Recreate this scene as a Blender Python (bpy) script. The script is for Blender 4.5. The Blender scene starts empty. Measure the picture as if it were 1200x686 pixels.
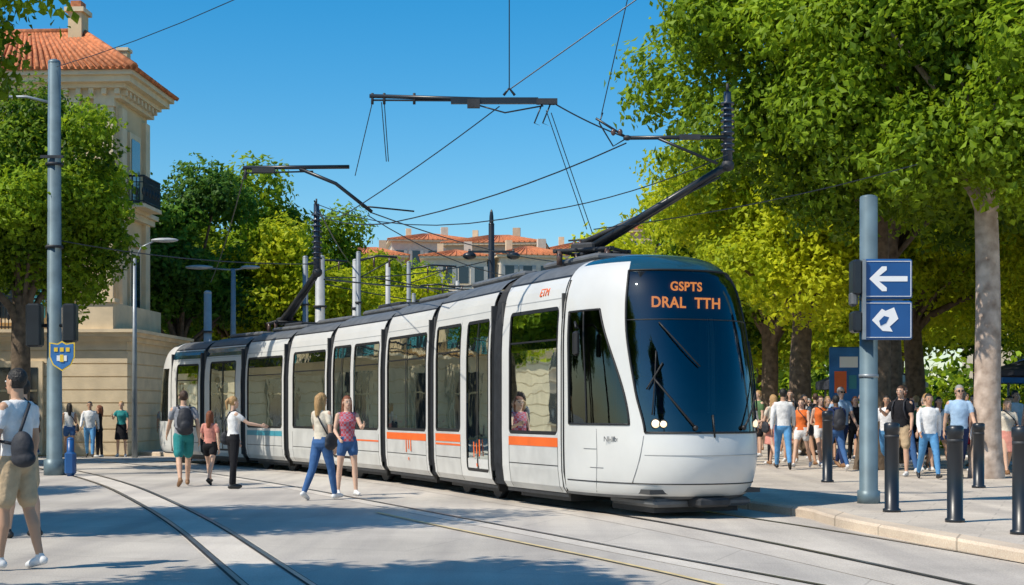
import bpy, math, random
import numpy as np
from mathutils import Vector, Matrix
R=math.radians
random.seed(4)
scene=bpy.context.scene
# ------------------------------------------------------------ materials
def newmat(n):
    m=bpy.data.materials.new(n); m.use_nodes=True
    return m,m.node_tree.nodes,m.node_tree.links,m.node_tree.nodes['Principled BSDF']
def mat(n,c,rough=.6,metal=0,var=0.0,vs=3.0,bump=0.0,bs=20.0,coat=0,emit=None,es=0,spec=.5,c2=None,detail=6):
    m,N,L,B=newmat(n)
    B.inputs['Base Color'].default_value=(*c,1); B.inputs['Roughness'].default_value=rough
    B.inputs['Metallic'].default_value=metal; B.inputs['Coat Weight'].default_value=coat
    B.inputs['Specular IOR Level'].default_value=spec
    if emit: B.inputs['Emission Color'].default_value=(*emit,1); B.inputs['Emission Strength'].default_value=es
    if var>0 or bump>0 or c2:
        tc=N.new('ShaderNodeTexCoord')
    if var>0 or c2:
        nz=N.new('ShaderNodeTexNoise'); nz.inputs['Scale'].default_value=vs; nz.inputs['Detail'].default_value=detail
        L.new(tc.outputs['Object'],nz.inputs['Vector'])
        r=N.new('ShaderNodeValToRGB'); r.color_ramp.elements[0].position=.3; r.color_ramp.elements[1].position=.7
        a=tuple(max(0,x*(1-var)) for x in c); b=c2 if c2 else tuple(min(1,x*(1+var)) for x in c)
        r.color_ramp.elements[0].color=(*a,1); r.color_ramp.elements[1].color=(*b,1)
        L.new(nz.outputs['Fac'],r.inputs['Fac']); L.new(r.outputs['Color'],B.inputs['Base Color'])
    if bump>0:
        n2=N.new('ShaderNodeTexNoise'); n2.inputs['Scale'].default_value=bs; n2.inputs['Detail'].default_value=5
        L.new(tc.outputs['Object'],n2.inputs['Vector'])
        bp=N.new('ShaderNodeBump'); bp.inputs['Strength'].default_value=bump; bp.inputs['Distance'].default_value=.02
        L.new(n2.outputs['Fac'],bp.inputs['Height']); L.new(bp.outputs['Normal'],B.inputs['Normal'])
    return m
def glassmat(n,tint,minf=.12,ior=1.5,refl=(.9,.95,1),wob=.08):
    m=bpy.data.materials.new(n); m.use_nodes=True; N=m.node_tree.nodes; L=m.node_tree.links
    N.clear(); o=N.new('ShaderNodeOutputMaterial'); mx=N.new('ShaderNodeMixShader')
    t=N.new('ShaderNodeBsdfTransparent'); t.inputs['Color'].default_value=(*tint,1)
    g=N.new('ShaderNodeBsdfGlossy'); g.inputs['Roughness'].default_value=.02; g.inputs['Color'].default_value=(*refl,1)
    tc=N.new('ShaderNodeTexCoord'); nz=N.new('ShaderNodeTexNoise'); nz.inputs['Scale'].default_value=1.3
    bp=N.new('ShaderNodeBump'); bp.inputs['Strength'].default_value=wob; bp.inputs['Distance'].default_value=.05
    L.new(tc.outputs['Object'],nz.inputs['Vector']); L.new(nz.outputs['Fac'],bp.inputs['Height']); L.new(bp.outputs['Normal'],g.inputs['Normal'])
    f=N.new('ShaderNodeFresnel'); f.inputs['IOR'].default_value=ior
    a=N.new('ShaderNodeMath'); a.operation='ADD'; a.inputs[1].default_value=minf; a.use_clamp=True
    L.new(f.outputs[0],a.inputs[0]); L.new(a.outputs[0],mx.inputs[0]); L.new(t.outputs[0],mx.inputs[1]); L.new(g.outputs[0],mx.inputs[2])
    L.new(mx.outputs[0],o.inputs['Surface']); return m
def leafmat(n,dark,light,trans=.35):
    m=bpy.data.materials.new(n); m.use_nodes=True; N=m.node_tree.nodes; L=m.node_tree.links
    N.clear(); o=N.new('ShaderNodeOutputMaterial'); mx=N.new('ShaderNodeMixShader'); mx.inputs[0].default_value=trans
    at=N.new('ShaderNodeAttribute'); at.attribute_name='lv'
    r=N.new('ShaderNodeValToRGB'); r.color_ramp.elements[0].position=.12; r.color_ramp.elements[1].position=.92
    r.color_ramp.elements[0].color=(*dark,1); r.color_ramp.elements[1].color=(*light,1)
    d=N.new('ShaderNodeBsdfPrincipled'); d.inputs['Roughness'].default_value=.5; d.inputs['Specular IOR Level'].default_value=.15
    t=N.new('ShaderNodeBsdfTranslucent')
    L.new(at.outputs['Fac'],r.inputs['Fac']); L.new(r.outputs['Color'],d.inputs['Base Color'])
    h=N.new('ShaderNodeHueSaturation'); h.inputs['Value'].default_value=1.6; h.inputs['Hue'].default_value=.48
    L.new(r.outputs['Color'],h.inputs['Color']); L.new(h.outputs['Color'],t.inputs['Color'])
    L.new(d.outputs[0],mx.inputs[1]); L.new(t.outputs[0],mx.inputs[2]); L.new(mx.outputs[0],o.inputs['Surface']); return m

M={}
M['white']=mat('tram_white_paint',(.61,.61,.59),.32,var=.06,vs=1.2,coat=.3)
M['white2']=mat('tram_grey_white_paint',(.52,.52,.50),.42,var=.12,vs=2.5,coat=.15)
M['cap']=mat('tram_teal_paint',(.012,.055,.085),.22,coat=.6,var=.1)
M['rubber']=mat('black_rubber',(.010,.010,.011),.55)
M['dark']=mat('dark_equipment',(.025,.027,.031),.6,var=.3,vs=8)
M['grey']=mat('grey_paint',(.11,.115,.12),.5,var=.2,vs=5)
M['midgrey']=mat('mid_grey_paint',(.32,.33,.33),.5,var=.1,vs=5)
M['orange']=mat('orange_vinyl',(.78,.13,.015),.45,var=.1)
M['glass']=glassmat('tinted_window_glass',(.13,.18,.17),.05,1.38,(.75,.85,.85))
M['wind']=glassmat('windshield_glass',(.24,.32,.35),.07,1.45,(.8,.95,1),.12)
M['teals']=mat('tram_teal_stripe',(.05,.28,.36),.4)
M['seat']=mat('seat_fabric',(.03,.08,.2),.8,var=.3,vs=20)
M['floor']=mat('tram_floor',(.05,.05,.05),.7)
M['ceil']=mat('tram_ceiling',(.22,.22,.21),.6)
M['led']=mat('orange_led',(.9,.25,.02),.5,emit=(1,.25,.03),es=3.0)
M['lamp']=mat('headlight_lens',(.9,.85,.7),.1,emit=(1,.72,.4),es=1.1)
M['steel']=mat('galvanised_steel',(.26,.29,.31),.45,metal=.4,var=.15,vs=4)
M['palemast']=mat('pale_grey_mast',(.42,.43,.43),.5,metal=.2,var=.15,vs=4)
M['bluepole']=mat('painted_grey_blue_pole',(.13,.19,.22),.45,var=.2,vs=3,metal=.2)
M['blackp']=mat('black_painted_metal',(.014,.018,.024),.35,var=.2)
M['ceramic']=mat('insulator_ceramic',(.1,.06,.05),.3)
M['insul']=mat('blue_black_insulator',(.02,.035,.06),.3)
M['signblue']=mat('sign_blue',(.012,.08,.25),.35,var=.08)
M['signwhite']=mat('sign_white',(.8,.8,.8),.35)
M['yellow']=mat('yellow_sign',(.8,.55,.05),.4)
M['rail']=mat('rail_steel',(.30,.28,.26),.3,metal=.8,var=.2,vs=3)
M['groove']=mat('rail_groove_dark',(.03,.028,.026),.8)
M['stone']=mat('limestone_wall',(.62,.47,.28),.85,var=.14,vs=.9,bump=.3,bs=12)
M['stone2']=mat('limestone_trim',(.66,.53,.35),.8,var=.12,vs=2,bump=.2)
M['tile']=mat('terracotta_tile',(.48,.16,.06),.8,var=.45,vs=6,bump=.4)
M['shut']=mat('teal_shutter',(.05,.26,.30),.6,var=.1)
M['wglass']=mat('building_window_glass',(.02,.03,.04),.08,coat=.3)
M['bark']=mat('tree_bark_dark',(.12,.085,.055),.9,var=.45,vs=7,bump=1,bs=14)
M['bark2']=mat('plane_tree_bark',(.38,.27,.20),.85,var=.35,vs=4,c2=(.62,.50,.41),bump=.8,bs=9)
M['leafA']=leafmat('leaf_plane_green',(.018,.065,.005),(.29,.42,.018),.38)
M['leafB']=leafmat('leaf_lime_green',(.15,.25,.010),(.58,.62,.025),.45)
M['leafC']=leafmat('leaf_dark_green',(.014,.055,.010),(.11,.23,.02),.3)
M['fac1']=mat('ochre_facade',(.50,.38,.26),.85,var=.1)
M['fac2']=mat('pale_facade',(.60,.52,.42),.85,var=.1)
M['greysh']=mat('grey_shutter',(.30,.31,.30),.7,var=.1)
M['canvas']=mat('dark_parasol_canvas',(.03,.035,.05),.8)
M['canvas2']=mat('blue_canvas',(.03,.16,.42),.7,var=.2)

def groundmat(n,c,brick=None,joint=.75):
    m,N,L,B=newmat(n); tc=N.new('ShaderNodeTexCoord')
    a=N.new('ShaderNodeTexNoise'); a.inputs['Scale'].default_value=.35; a.inputs['Detail'].default_value=9; a.inputs['Roughness'].default_value=.65
    b=N.new('ShaderNodeTexNoise'); b.inputs['Scale'].default_value=60; b.inputs['Detail'].default_value=3
    r=N.new('ShaderNodeValToRGB'); r.color_ramp.elements[0].position=.3; r.color_ramp.elements[1].position=.72
    r.color_ramp.elements[0].color=(*[x*.74 for x in c],1); r.color_ramp.elements[1].color=(*[x*1.12 for x in c],1)
    L.new(tc.outputs['Object'],a.inputs['Vector']); L.new(tc.outputs['Object'],b.inputs['Vector'])
    L.new(a.outputs['Fac'],r.inputs['Fac'])
    mx=N.new('ShaderNodeMix'); mx.data_type='RGBA'; mx.blend_type='OVERLAY'; mx.inputs[0].default_value=.5
    L.new(r.outputs['Color'],mx.inputs[6]); L.new(b.outputs['Fac'],mx.inputs[7]); out=mx.outputs[2]
    mp2=N.new('ShaderNodeMapping'); mp2.inputs['Rotation'].default_value=(0,0,R(-22)); mp2.inputs['Scale'].default_value=(1.6,.09,1)
    s=N.new('ShaderNodeTexNoise'); s.inputs['Scale'].default_value=1.2; s.inputs['Detail'].default_value=5
    L.new(tc.outputs['Object'],mp2.inputs['Vector']); L.new(mp2.outputs[0],s.inputs['Vector'])
    sr=N.new('ShaderNodeValToRGB'); sr.color_ramp.elements[0].position=.35; sr.color_ramp.elements[1].position=.6; sr.color_ramp.elements[0].color=(.80,.80,.82,1); sr.color_ramp.elements[1].color=(1,1,1,1)
    L.new(s.outputs['Fac'],sr.inputs['Fac'])
    m3=N.new('ShaderNodeMix'); m3.data_type='RGBA'; m3.blend_type='MULTIPLY'; m3.inputs[0].default_value=1
    L.new(out,m3.inputs[6]); L.new(sr.outputs['Color'],m3.inputs[7]); out=m3.outputs[2]
    if brick:
        bt=N.new('ShaderNodeTexBrick'); bt.inputs['Scale'].default_value=1; bt.inputs['Brick Width'].default_value=brick[0]
        bt.inputs['Row Height'].default_value=brick[1]; bt.inputs['Mortar Size'].default_value=.012
        bt.inputs['Color1'].default_value=(1,1,1,1); bt.inputs['Color2'].default_value=(.92,.92,.92,1); bt.inputs['Mortar'].default_value=(joint,joint,joint,1)
        mp=N.new('ShaderNodeMapping'); mp.inputs['Rotation'].default_value=(0,0,R(20))
        L.new(tc.outputs['Object'],mp.inputs['Vector']); L.new(mp.outputs[0],bt.inputs['Vector'])
        m2=N.new('ShaderNodeMix'); m2.data_type='RGBA'; m2.blend_type='MULTIPLY'; m2.inputs[0].default_value=1
        L.new(out,m2.inputs[6]); L.new(bt.outputs['Color'],m2.inputs[7]); out=m2.outputs[2]
    L.new(out,B.inputs['Base Color']); B.inputs['Roughness'].default_value=.85
    bp=N.new('ShaderNodeBump'); bp.inputs['Strength'].default_value=.25; bp.inputs['Distance'].default_value=.01
    L.new(b.outputs['Fac'],bp.inputs['Height']); L.new(bp.outputs['Normal'],B.inputs['Normal'])
    return m
M['plaza']=groundmat('plaza_concrete',(.56,.51,.445),(3.2,1.6),.78)
M['pave']=groundmat('pavement_stone',(.64,.56,.465),(.9,.45),.78)
M['track']=groundmat('trackbed_concrete',(.58,.52,.445),None)
M['strip']=groundmat('pale_strip_concrete',(.66,.60,.52),None)
M['kerb']=groundmat('kerb_stone',(.74,.60,.45),(1.1,3),.55)
M['yline']=mat('worn_yellow_line',(.60,.47,.24),.8,var=.2,vs=5)

# ------------------------------------------------------------ mesh builder
class MB:
    def __init__(s): s.v=[]; s.f=[]; s.m=[]; s.mats=[]; s.sm=[]
    def mi(s,k):
        if k not in s.mats: s.mats.append(k)
        return s.mats.index(k)
    def face(s,pts,k,smooth=False):
        b=len(s.v); s.v+= [tuple(p) for p in pts]; s.f.append(tuple(range(b,b+len(pts)))); s.m.append(s.mi(k)); s.sm.append(smooth)
    def box(s,c,d,k,rz=0.0,M4=None,bev=0.0):
        x,y,z=[q/2 for q in d]; cs,sn=math.cos(rz),math.sin(rz)
        def T(p):
            q=Vector((p[0]*cs-p[1]*sn+c[0],p[0]*sn+p[1]*cs+c[1],p[2]+c[2]))
            return M4@q if M4 else q
        if bev>0:
            e=bev
            prof=[(-z,x-e,y-e),(-z+e,x,y),(z-e,x,y),(z,x-e,y-e)]
            rings=[]
            for (zz,a,b) in prof:
                ring=[]
                for (sx,sy) in ((1,1),(-1,1),(-1,-1),(1,-1)):
                    if (sx*sy)>0: ring+=[T((sx*a,sy*(b-e),zz)),T((sx*(a-e),sy*b,zz))]
                    else: ring+=[T((sx*(a-e),sy*b,zz)),T((sx*a,sy*(b-e),zz))]
                rings.append(ring)
            b0=len(s.v)
            for r in rings: s.v+=[tuple(p) for p in r]
            for i in range(3):
                for j in range(8):
                    s.f.append((b0+i*8+j,b0+i*8+(j+1)%8,b0+i*8+8+(j+1)%8,b0+i*8+8+j)); s.m.append(s.mi(k)); s.sm.append(False)
            s.f.append(tuple(b0+7-j for j in range(8))); s.m.append(s.mi(k)); s.sm.append(False)
            s.f.append(tuple(b0+24+j for j in range(8))); s.m.append(s.mi(k)); s.sm.append(False)
            return
        b0=len(s.v)
        for p in [(-x,-y,-z),(x,-y,-z),(x,y,-z),(-x,y,-z),(-x,-y,z),(x,-y,z),(x,y,z),(-x,y,z)]: s.v.append(tuple(T(p)))
        for q in [(0,3,2,1),(4,5,6,7),(0,1,5,4),(1,2,6,5),(2,3,7,6),(3,0,4,7)]:
            s.f.append(tuple(b0+i for i in q)); s.m.append(s.mi(k)); s.sm.append(False)
    def tube(s,pts,rad,k,n=8,cap=True,smooth=True):
        pts=[Vector(p) for p in pts]
        if not isinstance(rad,(list,tuple)): rad=[rad]*len(pts)
        b0=len(s.v); ref=None
        for i,p in enumerate(pts):
            d=(pts[min(i+1,len(pts)-1)]-pts[max(i-1,0)])
            if d.length<1e-9: d=Vector((0,0,1))
            d.normalize()
            if ref is None:
                ref=Vector((1,0,0)) if abs(d.x)<.8 else Vector((0,1,0))
            a=(ref-d*ref.dot(d)).normalized(); b=d.cross(a); ref=a
            for j in range(n):
                t=2*math.pi*j/n; s.v.append(tuple(p+(a*math.cos(t)+b*math.sin(t))*rad[i]))
        for i in range(len(pts)-1):
            for j in range(n):
                s.f.append((b0+i*n+j,b0+i*n+(j+1)%n,b0+(i+1)*n+(j+1)%n,b0+(i+1)*n+j)); s.m.append(s.mi(k)); s.sm.append(smooth)
        if cap:
            s.f.append(tuple(b0+n-1-j for j in range(n))); s.m.append(s.mi(k)); s.sm.append(False)
            e=b0+(len(pts)-1)*n; s.f.append(tuple(e+j for j in range(n))); s.m.append(s.mi(k)); s.sm.append(False)
    def ell(s,c,r,k,nu=12,nv=8,rot=None):
        b0=len(s.v)
        for i in range(nv+1):
            th=math.pi*i/nv
            for j in range(nu):
                ph=2*math.pi*j/nu; p=Vector((r[0]*math.sin(th)*math.cos(ph),r[1]*math.sin(th)*math.sin(ph),r[2]*math.cos(th)))
                if rot: p=rot@p
                s.v.append((p.x+c[0],p.y+c[1],p.z+c[2]))
        for i in range(nv):
            for j in range(nu):
                s.f.append((b0+i*nu+j,b0+(i+1)*nu+j,b0+(i+1)*nu+(j+1)%nu,b0+i*nu+(j+1)%nu)); s.m.append(s.mi(k)); s.sm.append(True)
    def build(s,name,parent=None,origin=(0,0,0),loc=None):
        me=bpy.data.meshes.new(name)
        o3=Vector(origin)
        me.from_pydata([tuple(Vector(v)-o3) for v in s.v],[],s.f)
        for k in s.mats: me.materials.append(M[k])
        me.polygons.foreach_set('material_index',s.m); me.polygons.foreach_set('use_smooth',s.sm); me.update()
        o=bpy.data.objects.new(name,me); scene.collection.objects.link(o)
        if parent: o.parent=parent
        else: o.location=origin if loc is None else loc
        return o
def empty(name,loc=(0,0,0)):
    e=bpy.data.objects.new(name,None); e.location=loc; e.empty_display_size=.3; scene.collection.objects.link(e); return e
def text(name,body,size,matk,M4,parent,ext=.004,align='CENTER',spacing=1.0,off=0.0):
    c=bpy.data.curves.new(name,'FONT'); c.body=body; c.size=size; c.extrude=ext; c.align_x=align; c.align_y='CENTER'; c.space_character=spacing; c.offset=off
    c.materials.append(M[matk]); o=bpy.data.objects.new(name,c); scene.collection.objects.link(o)
    o.parent=parent
    o.matrix_local=Matrix.Translation(-parent.location)@M4
    return o

# ------------------------------------------------------------ world, sun, camera
sunv=Vector((-.80,-.50,1.10)).normalized()
elev=math.asin(sunv.z)
w=bpy.data.worlds.new('World'); scene.world=w; w.use_nodes=True
WN=w.node_tree.nodes; WL=w.node_tree.links
bg=WN['Background']; sky=WN.new('ShaderNodeTexSky'); sky.sky_type='NISHITA'; sky.sun_disc=False
sky.sun_elevation=elev; sky.sun_rotation=math.atan2(sunv.x,sunv.y); sky.air_density=1.0; sky.dust_density=.5; sky.ozone_density=3.0
hs=WN.new('ShaderNodeHueSaturation'); hs.inputs['Saturation'].default_value=1.5; hs.inputs['Hue'].default_value=.492; hs.inputs['Value'].default_value=1.15
WL.new(sky.outputs[0],hs.inputs['Color']); WL.new(hs.outputs[0],bg.inputs['Color']); bg.inputs['Strength'].default_value=.13
sl=bpy.data.lights.new('sun','SUN'); sl.energy=5.0; sl.angle=R(.5); sl.color=(1,.92,.79)
so=bpy.data.objects.new('sun',sl); so.rotation_euler=sunv.to_track_quat('Z','Y').to_euler(); so.location=(-20,-10,30); scene.collection.objects.link(so)
cd=bpy.data.cameras.new('camera'); cam=bpy.data.objects.new('camera',cd); scene.collection.objects.link(cam); scene.camera=cam
cam.location=(0,0,1.45); cam.rotation_euler=(R(90),0,0); cd.lens=54; cd.sensor_width=36; cd.shift_y=.1142; cd.clip_end=5000; cd.clip_start=.1
scene.view_settings.view_transform='Standard'; scene.view_settings.look='None'; scene.view_settings.exposure=0

# ------------------------------------------------------------ ground
def sheet(name,k,polys,z):
    b=MB()
    for p in polys: b.face([(x,y,z) for x,y in p],k)
    return b.build(name)
sheet('ground','plaza',[[(-1500,-300),(1500,-300),(1500,3000),(-1500,3000)]],0)
H0=23.5
JP=Vector((.93,24.29,0)); P=JP-Vector((-math.sin(R(H0)),math.cos(R(H0)),0))*2.2
segs=[('A',2.2,H0),('j',.4,20),('B',3.1,20),('j',.3,21),('C',2.7,21.5),('j',.3,23),('D',3.2,24.5),('j',.3,26.5),('E',2.5,28),('j',.3,29.5),('F',2.5,31),('j',.3,32.5),('G',2.3,34.5),('j',.3,36),('H',1.7,39)]
ZS={'A':1.06,'B':1.05,'C':1.03,'D':1.015,'E':1.0,'F':.985,'G':.97,'H':.96}
mods=[]
for n,Lg,h in segs:
    d=Vector((-math.sin(R(h)),math.cos(R(h)),0)); mods.append((n,P.copy(),d,Lg,h)); P=P+d*Lg
endP=P.copy()
cl=[(6.2,4.0),(5.3,9.0),(4.2,14),(3.2,18)]+[(m[1].x,m[1].y) for m in mods]+[(endP.x,endP.y)]
h=41
while P.x>-60:
    P=P+Vector((-math.sin(R(h)),math.cos(R(h)),0))*3; h=min(h+3.5,88); cl.append((P.x,P.y))
def offs(line,o):
    out=[]
    for i,p in enumerate(line):
        a=Vector(line[max(i-1,0)]); b=Vector(line[min(i+1,len(line)-1)]); d=(b-a).normalized(); n=Vector((d.y,-d.x))
        out.append((p[0]+n.x*o,p[1]+n.y*o))
    return out
def smoothline(l,it=2):
    for _ in range(it):
        o=[l[0]]
        for a,b in zip(l[:-1],l[1:]): o+= [(a[0]*.75+b[0]*.25,a[1]*.75+b[1]*.25),(a[0]*.25+b[0]*.75,a[1]*.25+b[1]*.75)]
        o.append(l[-1]); l=o
    return l
def ribbon(name,k,line,o0,o1,z):
    a=offs(line,o0); b=offs(line,o1)
    return sheet(name,k,[[a[i],b[i],b[i+1],a[i+1]] for i in range(len(line)-1)],z)
cls=smoothline(cl)
ribbon('tram_trackbed','track',cls,-1.3,1.2,.004)
for sgn in (-1,1):
    ribbon('tram_rail_groove','groove',cls,sgn*.7175-.045,sgn*.7175+.045,.008)
    ribbon('tram_rail','rail',cls,sgn*.7175-.03-sgn*.012,sgn*.7175+.03-sgn*.012,.012)
ol=smoothline([(4.4,8.2),(2.5,12.7),(-1.15,21.7),(-6.2,33.9),(-12,44),(-20,53),(-35,62)],3)
ribbon('track_side_strip','strip',ol,-.30,.1,.004)
ribbon('track_side_groove','groove',ol,-.045,.045,.008)
ribbon('track_side_rail','rail',ol,-.03,.02,.012)
yl=smoothline([(3.1,8),(1.75,12.7),(-.7,18.5),(-1.9,21.5)],2)
ribbon('yellow_line','yline',yl,-.03,.03,.016)
ll=smoothline([(-.2,7),(-1.95,12.7),(-4.45,20.9),(-8.7,32.6),(-14,43),(-24,54)],3)
ribbon('left_track_strip','strip',ll,-.33,.33,.004)
for sgn in (-1,1):
    ribbon('left_track_groove','groove',ll,sgn*.27-.045,sgn*.27+.045,.008)
    ribbon('left_track_rail','rail',ll,sgn*.27-.02,sgn*.27+.03,.012)
kb=[(6.6,2),(5.85,9),(4.85,14.1),(4.05,18.4),(3.95,19.6),(3.98,20.6)]+[p for p in offs(cl,1.72)[5:]]
kb=smoothline(kb,2)
b=MB()
ki=offs(kb,.3)
for i in range(len(kb)-1):
    a0,a1,c0,c1=kb[i],kb[i+1],ki[i],ki[i+1]
    b.face([(*a0,0),(*a1,0),(*a1,.10),(*a0,.10)],'kerb'); 
    e=.03; f0=(a0[0]+(c0[0]-a0[0])*e/.3,a0[1]+(c0[1]-a0[1])*e/.3); f1=(a1[0]+(c1[0]-a1[0])*e/.3,a1[1]+(c1[1]-a1[1])*e/.3)
    b.face([(*a0,.10),(*a1,.10),(*f1,.13),(*f0,.13)],'kerb')
    b.face([(*f0,.13),(*f1,.13),(*c1,.13),(*c0,.13)],'kerb')
b.build('kerb')
sheet('pavement','pave',[[ki[i],(200,ki[i][1]),(200,ki[i+1][1]),ki[i+1]] for i in range(len(ki)-1) if ki[i+1][1]>ki[i][1]],.122)

# ------------------------------------------------------------ tram
P0,d0=mods[0][1],mods[0][2]
tram=empty('tram',(P0.x,P0.y,0)); TO=tram.location
def catm(xs,ys,x):
    xs=list(xs); ys=list(ys)
    if x<=xs[0]: return ys[0]
    if x>=xs[-1]: return ys[-1]
    i=max(j for j in range(len(xs)-1) if xs[j]<=x)
    h=xs[i+1]-xs[i]; t=(x-xs[i])/h
    def sl(j):
        if j<=0 or j>=len(xs)-1:
            k=min(max(j,0),len(xs)-2) if j<=0 else len(xs)-2
            return (ys[k+1]-ys[k])/(xs[k+1]-xs[k])
        a=(ys[j]-ys[j-1])/(xs[j]-xs[j-1]); b=(ys[j+1]-ys[j])/(xs[j+1]-xs[j])
        return 0 if a*b<=0 else 2*a*b/(a+b)
    m0,m1=sl(i),sl(i+1)
    return ys[i]*(2*t**3-3*t*t+1)+m0*h*(t**3-2*t*t+t)+ys[i+1]*(-2*t**3+3*t*t)+m1*h*(t**3-t*t)
LZ=[.26,.35,.55,1.0,2.2,2.7,3.0,3.15,3.28,3.37,3.42,3.44]
LW=[1.10,1.16,1.19,1.20,1.20,1.17,1.11,1.04,.92,.74,.45,.0]
def lat(z): return catm(LZ,LW,z)
FZ=[.26,.35,.5,.8,1.1,1.6,2.1,2.6,2.95,3.15,3.28,3.37,3.42,3.44]
FF=[2.00,2.14,2.26,2.34,2.30,2.20,2.06,1.88,1.72,1.56,1.36,1.08,.7,.0]
def Fz(z): return catm(FZ,FF,z)
def mkT(P,d,zs=1.0):
    rt=Vector((d.y,-d.x,0))
    return lambda u,l,z: P+d*u+rt*l+Vector((0,0,z*zs if z>.4 else z))
def zsub(z0,z1):
    return [z0]+[z for z in (.35,.55,1.0,1.6,2.2,2.5,2.7,2.85,3.0,3.08,3.15,3.22,3.28,3.33,3.37,3.40,3.42) if z0+.01<z<z1-.01]+[z1]
def patch(b,T,sd,u0,u1,z0,z1,k,off=0.0):
    zs=zsub(z0,z1)
    for a,c in zip(zs[:-1],zs[1:]):
        p=[T(u0,sd*(lat(a)+off),a),T(u1,sd*(lat(a)+off),a),T(u1,sd*(lat(c)+off),c),T(u0,sd*(lat(c)+off),c)]
        b.face(p if sd<0 else p[::-1],k,False)
def window(b,T,sd,u0,u1,z0,z1,gl='glass',fr=.05,split=None):
    patch(b,T,sd,u0,u1,z0,z0+fr,'rubber',-.002); patch(b,T,sd,u0,u1,z1-fr,z1,'rubber',-.002)
    patch(b,T,sd,u0,u0+fr,z0+fr,z1-fr,'rubber',-.002); patch(b,T,sd,u1-fr,u1,z0+fr,z1-fr,'rubber',-.002)
    patch(b,T,sd,u0+fr,u1-fr,z0+fr,z1-fr,gl,-.014)
    if split:
        for u in split: patch(b,T,sd,u-.025,u+.025,z0+fr,z1-fr,'rubber',.0)
    c=.10
    for (ua,us) in ((u0,1),(u1,-1)):
        for (za,zs_) in ((z0,1),(z1,-1)):
            pts=[T(ua,sd*(lat(za)+.002),za)]
            for q in range(5):
                t=q/4*math.pi/2
                uu=ua+us*c*(1-math.sin(t)); zz=za+zs_*c*(1-math.cos(t))
                pts.append(T(uu,sd*(lat(zz)+.002),zz))
            b.face(pts,'white',False)
def module(name,P,d,Lg,h,kind):
    T=mkT(P,d,ZS[name]); b=MB()
    for sd in (-1,1):
        if kind=='win': ops=[(.14,Lg-.14,1.02,2.76,'w',[Lg*.5] if Lg>2.6 else None)]
        elif kind=='short': ops=[(.14,Lg-.30,1.02,2.76,'w',None)]
        elif kind=='door': ops=[(.12,1.25,.42,2.76,'d',[.685]),(1.55,Lg-.14,1.02,2.76,'w',None)]
        elif kind=='door2': ops=[(.14,Lg-1.50,1.02,2.76,'w',None),(Lg-1.32,Lg-.12,.42,2.76,'d',[Lg-.72])]
        elif kind=='dd': ops=[(.35,Lg-.35,.42,2.76,'d',[Lg/2])]
        u=0
        for (a,c,z0,z1,t,sp) in ops:
            patch(b,T,sd,u,a,.26,3.15,'white')
            patch(b,T,sd,a,c,.26,z0,'white2' if t=='w' else 'white'); patch(b,T,sd,a,c,z1,3.15,'white')
            window(b,T,sd,a,c,z0,z1,split=sp)
            if t=='w':
                patch(b,T,sd,a,c,.60,.612,'rubber',.002)
                patch(b,T,sd,a,a+.012,.28,.95,'rubber',.002); patch(b,T,sd,c-.012,c,.28,.95,'rubber',.002)
                if name in 'ABC': patch(b,T,sd,a,c,.86,.985,'orange',.003)
                if name in 'BD': patch(b,T,sd,a,c,.80,.83,'orange',.003)
                if name in 'GF': patch(b,T,sd,a,c,.84,.96,'teals',.003)
                patch(b,T,sd,a+.06,c-.06,2.30,2.325,'rubber',-.006)
            else:
                patch(b,T,sd,a+.06,c-.06,.47,.62,'white',-.008)
            u=c
        patch(b,T,sd,u,Lg,.26,3.15,'white')
        patch(b,T,sd,0,Lg,3.15,3.18,'rubber',.002)
        patch(b,T,sd,0,Lg,3.18,3.44,'grey')
        patch(b,T,sd,0,Lg,2.86,2.874,'midgrey',.002)
        if name in 'GH': patch(b,T,sd,.03,Lg-.03,2.9,3.12,'cap',.003)
        patch(b,T,sd,0,.035,.26,3.15,'rubber',.003); patch(b,T,sd,Lg-.035,Lg,.26,3.15,'rubber',.003)
        patch(b,T,sd,0.01,Lg-.01,.20,.27,'dark',-.02)
        for (a,c,z0,z1,t,sp) in ops:
            if t=='w': b.box(tuple(T((a+c)/2,sd*1.12,.9)),(.06,c-a,.3),'floor',rz=math.atan2(d.y,d.x)-math.pi/2)
    rz=math.atan2(d.y,d.x)-math.pi/2
    b.box(tuple(T(Lg/2,0,.33)),(2.24,Lg,.08),'floor',rz)
    b.box(tuple(T(Lg/2,0,2.92)),(2.0,Lg,.05),'ceil',rz)
    b.box(tuple(T(Lg/2,0,.2)),(1.9,Lg*.8,.14),'dark',rz)
    for u in (0.02,Lg-.02):
        for sd in (-1,1): b.box(tuple(T(u,sd*1.03,1.7)),(.3,.05,2.6),'floor',rz)
    n=int(Lg/.85)
    for i in range(n):
        u=.45+i*.85
        if u>Lg-.35: break
        for sd in (-1,1):
            if kind.startswith('d') and sd<0 and u<1.5 and kind!='door2': continue
            b.box(tuple(T(u,sd*.78,.82)),(.62,.42,.09),'seat',rz,bev=.03); b.box(tuple(T(u+.2,sd*.78,1.17)),(.6,.08,.66),'seat',rz,bev=.03)
            b.box(tuple(T(u,sd*.78,.6)),(.12,.2,.4),'grey',rz)
            b.tube([T(u+.24,sd*.45,.37),T(u+.24,sd*.45,2.9)],.018,'orange',6)
    if name in 'ABCDEFG':
        b.box(tuple(T(Lg/2,0,3.46)),(1.15,Lg*.84,.11),'grey',rz,bev=.04)
        if name in 'DF': b.box(tuple(T(Lg*.5,0,3.55)),(.95,Lg*.4,.10),'dark',rz,bev=.03)
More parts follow.
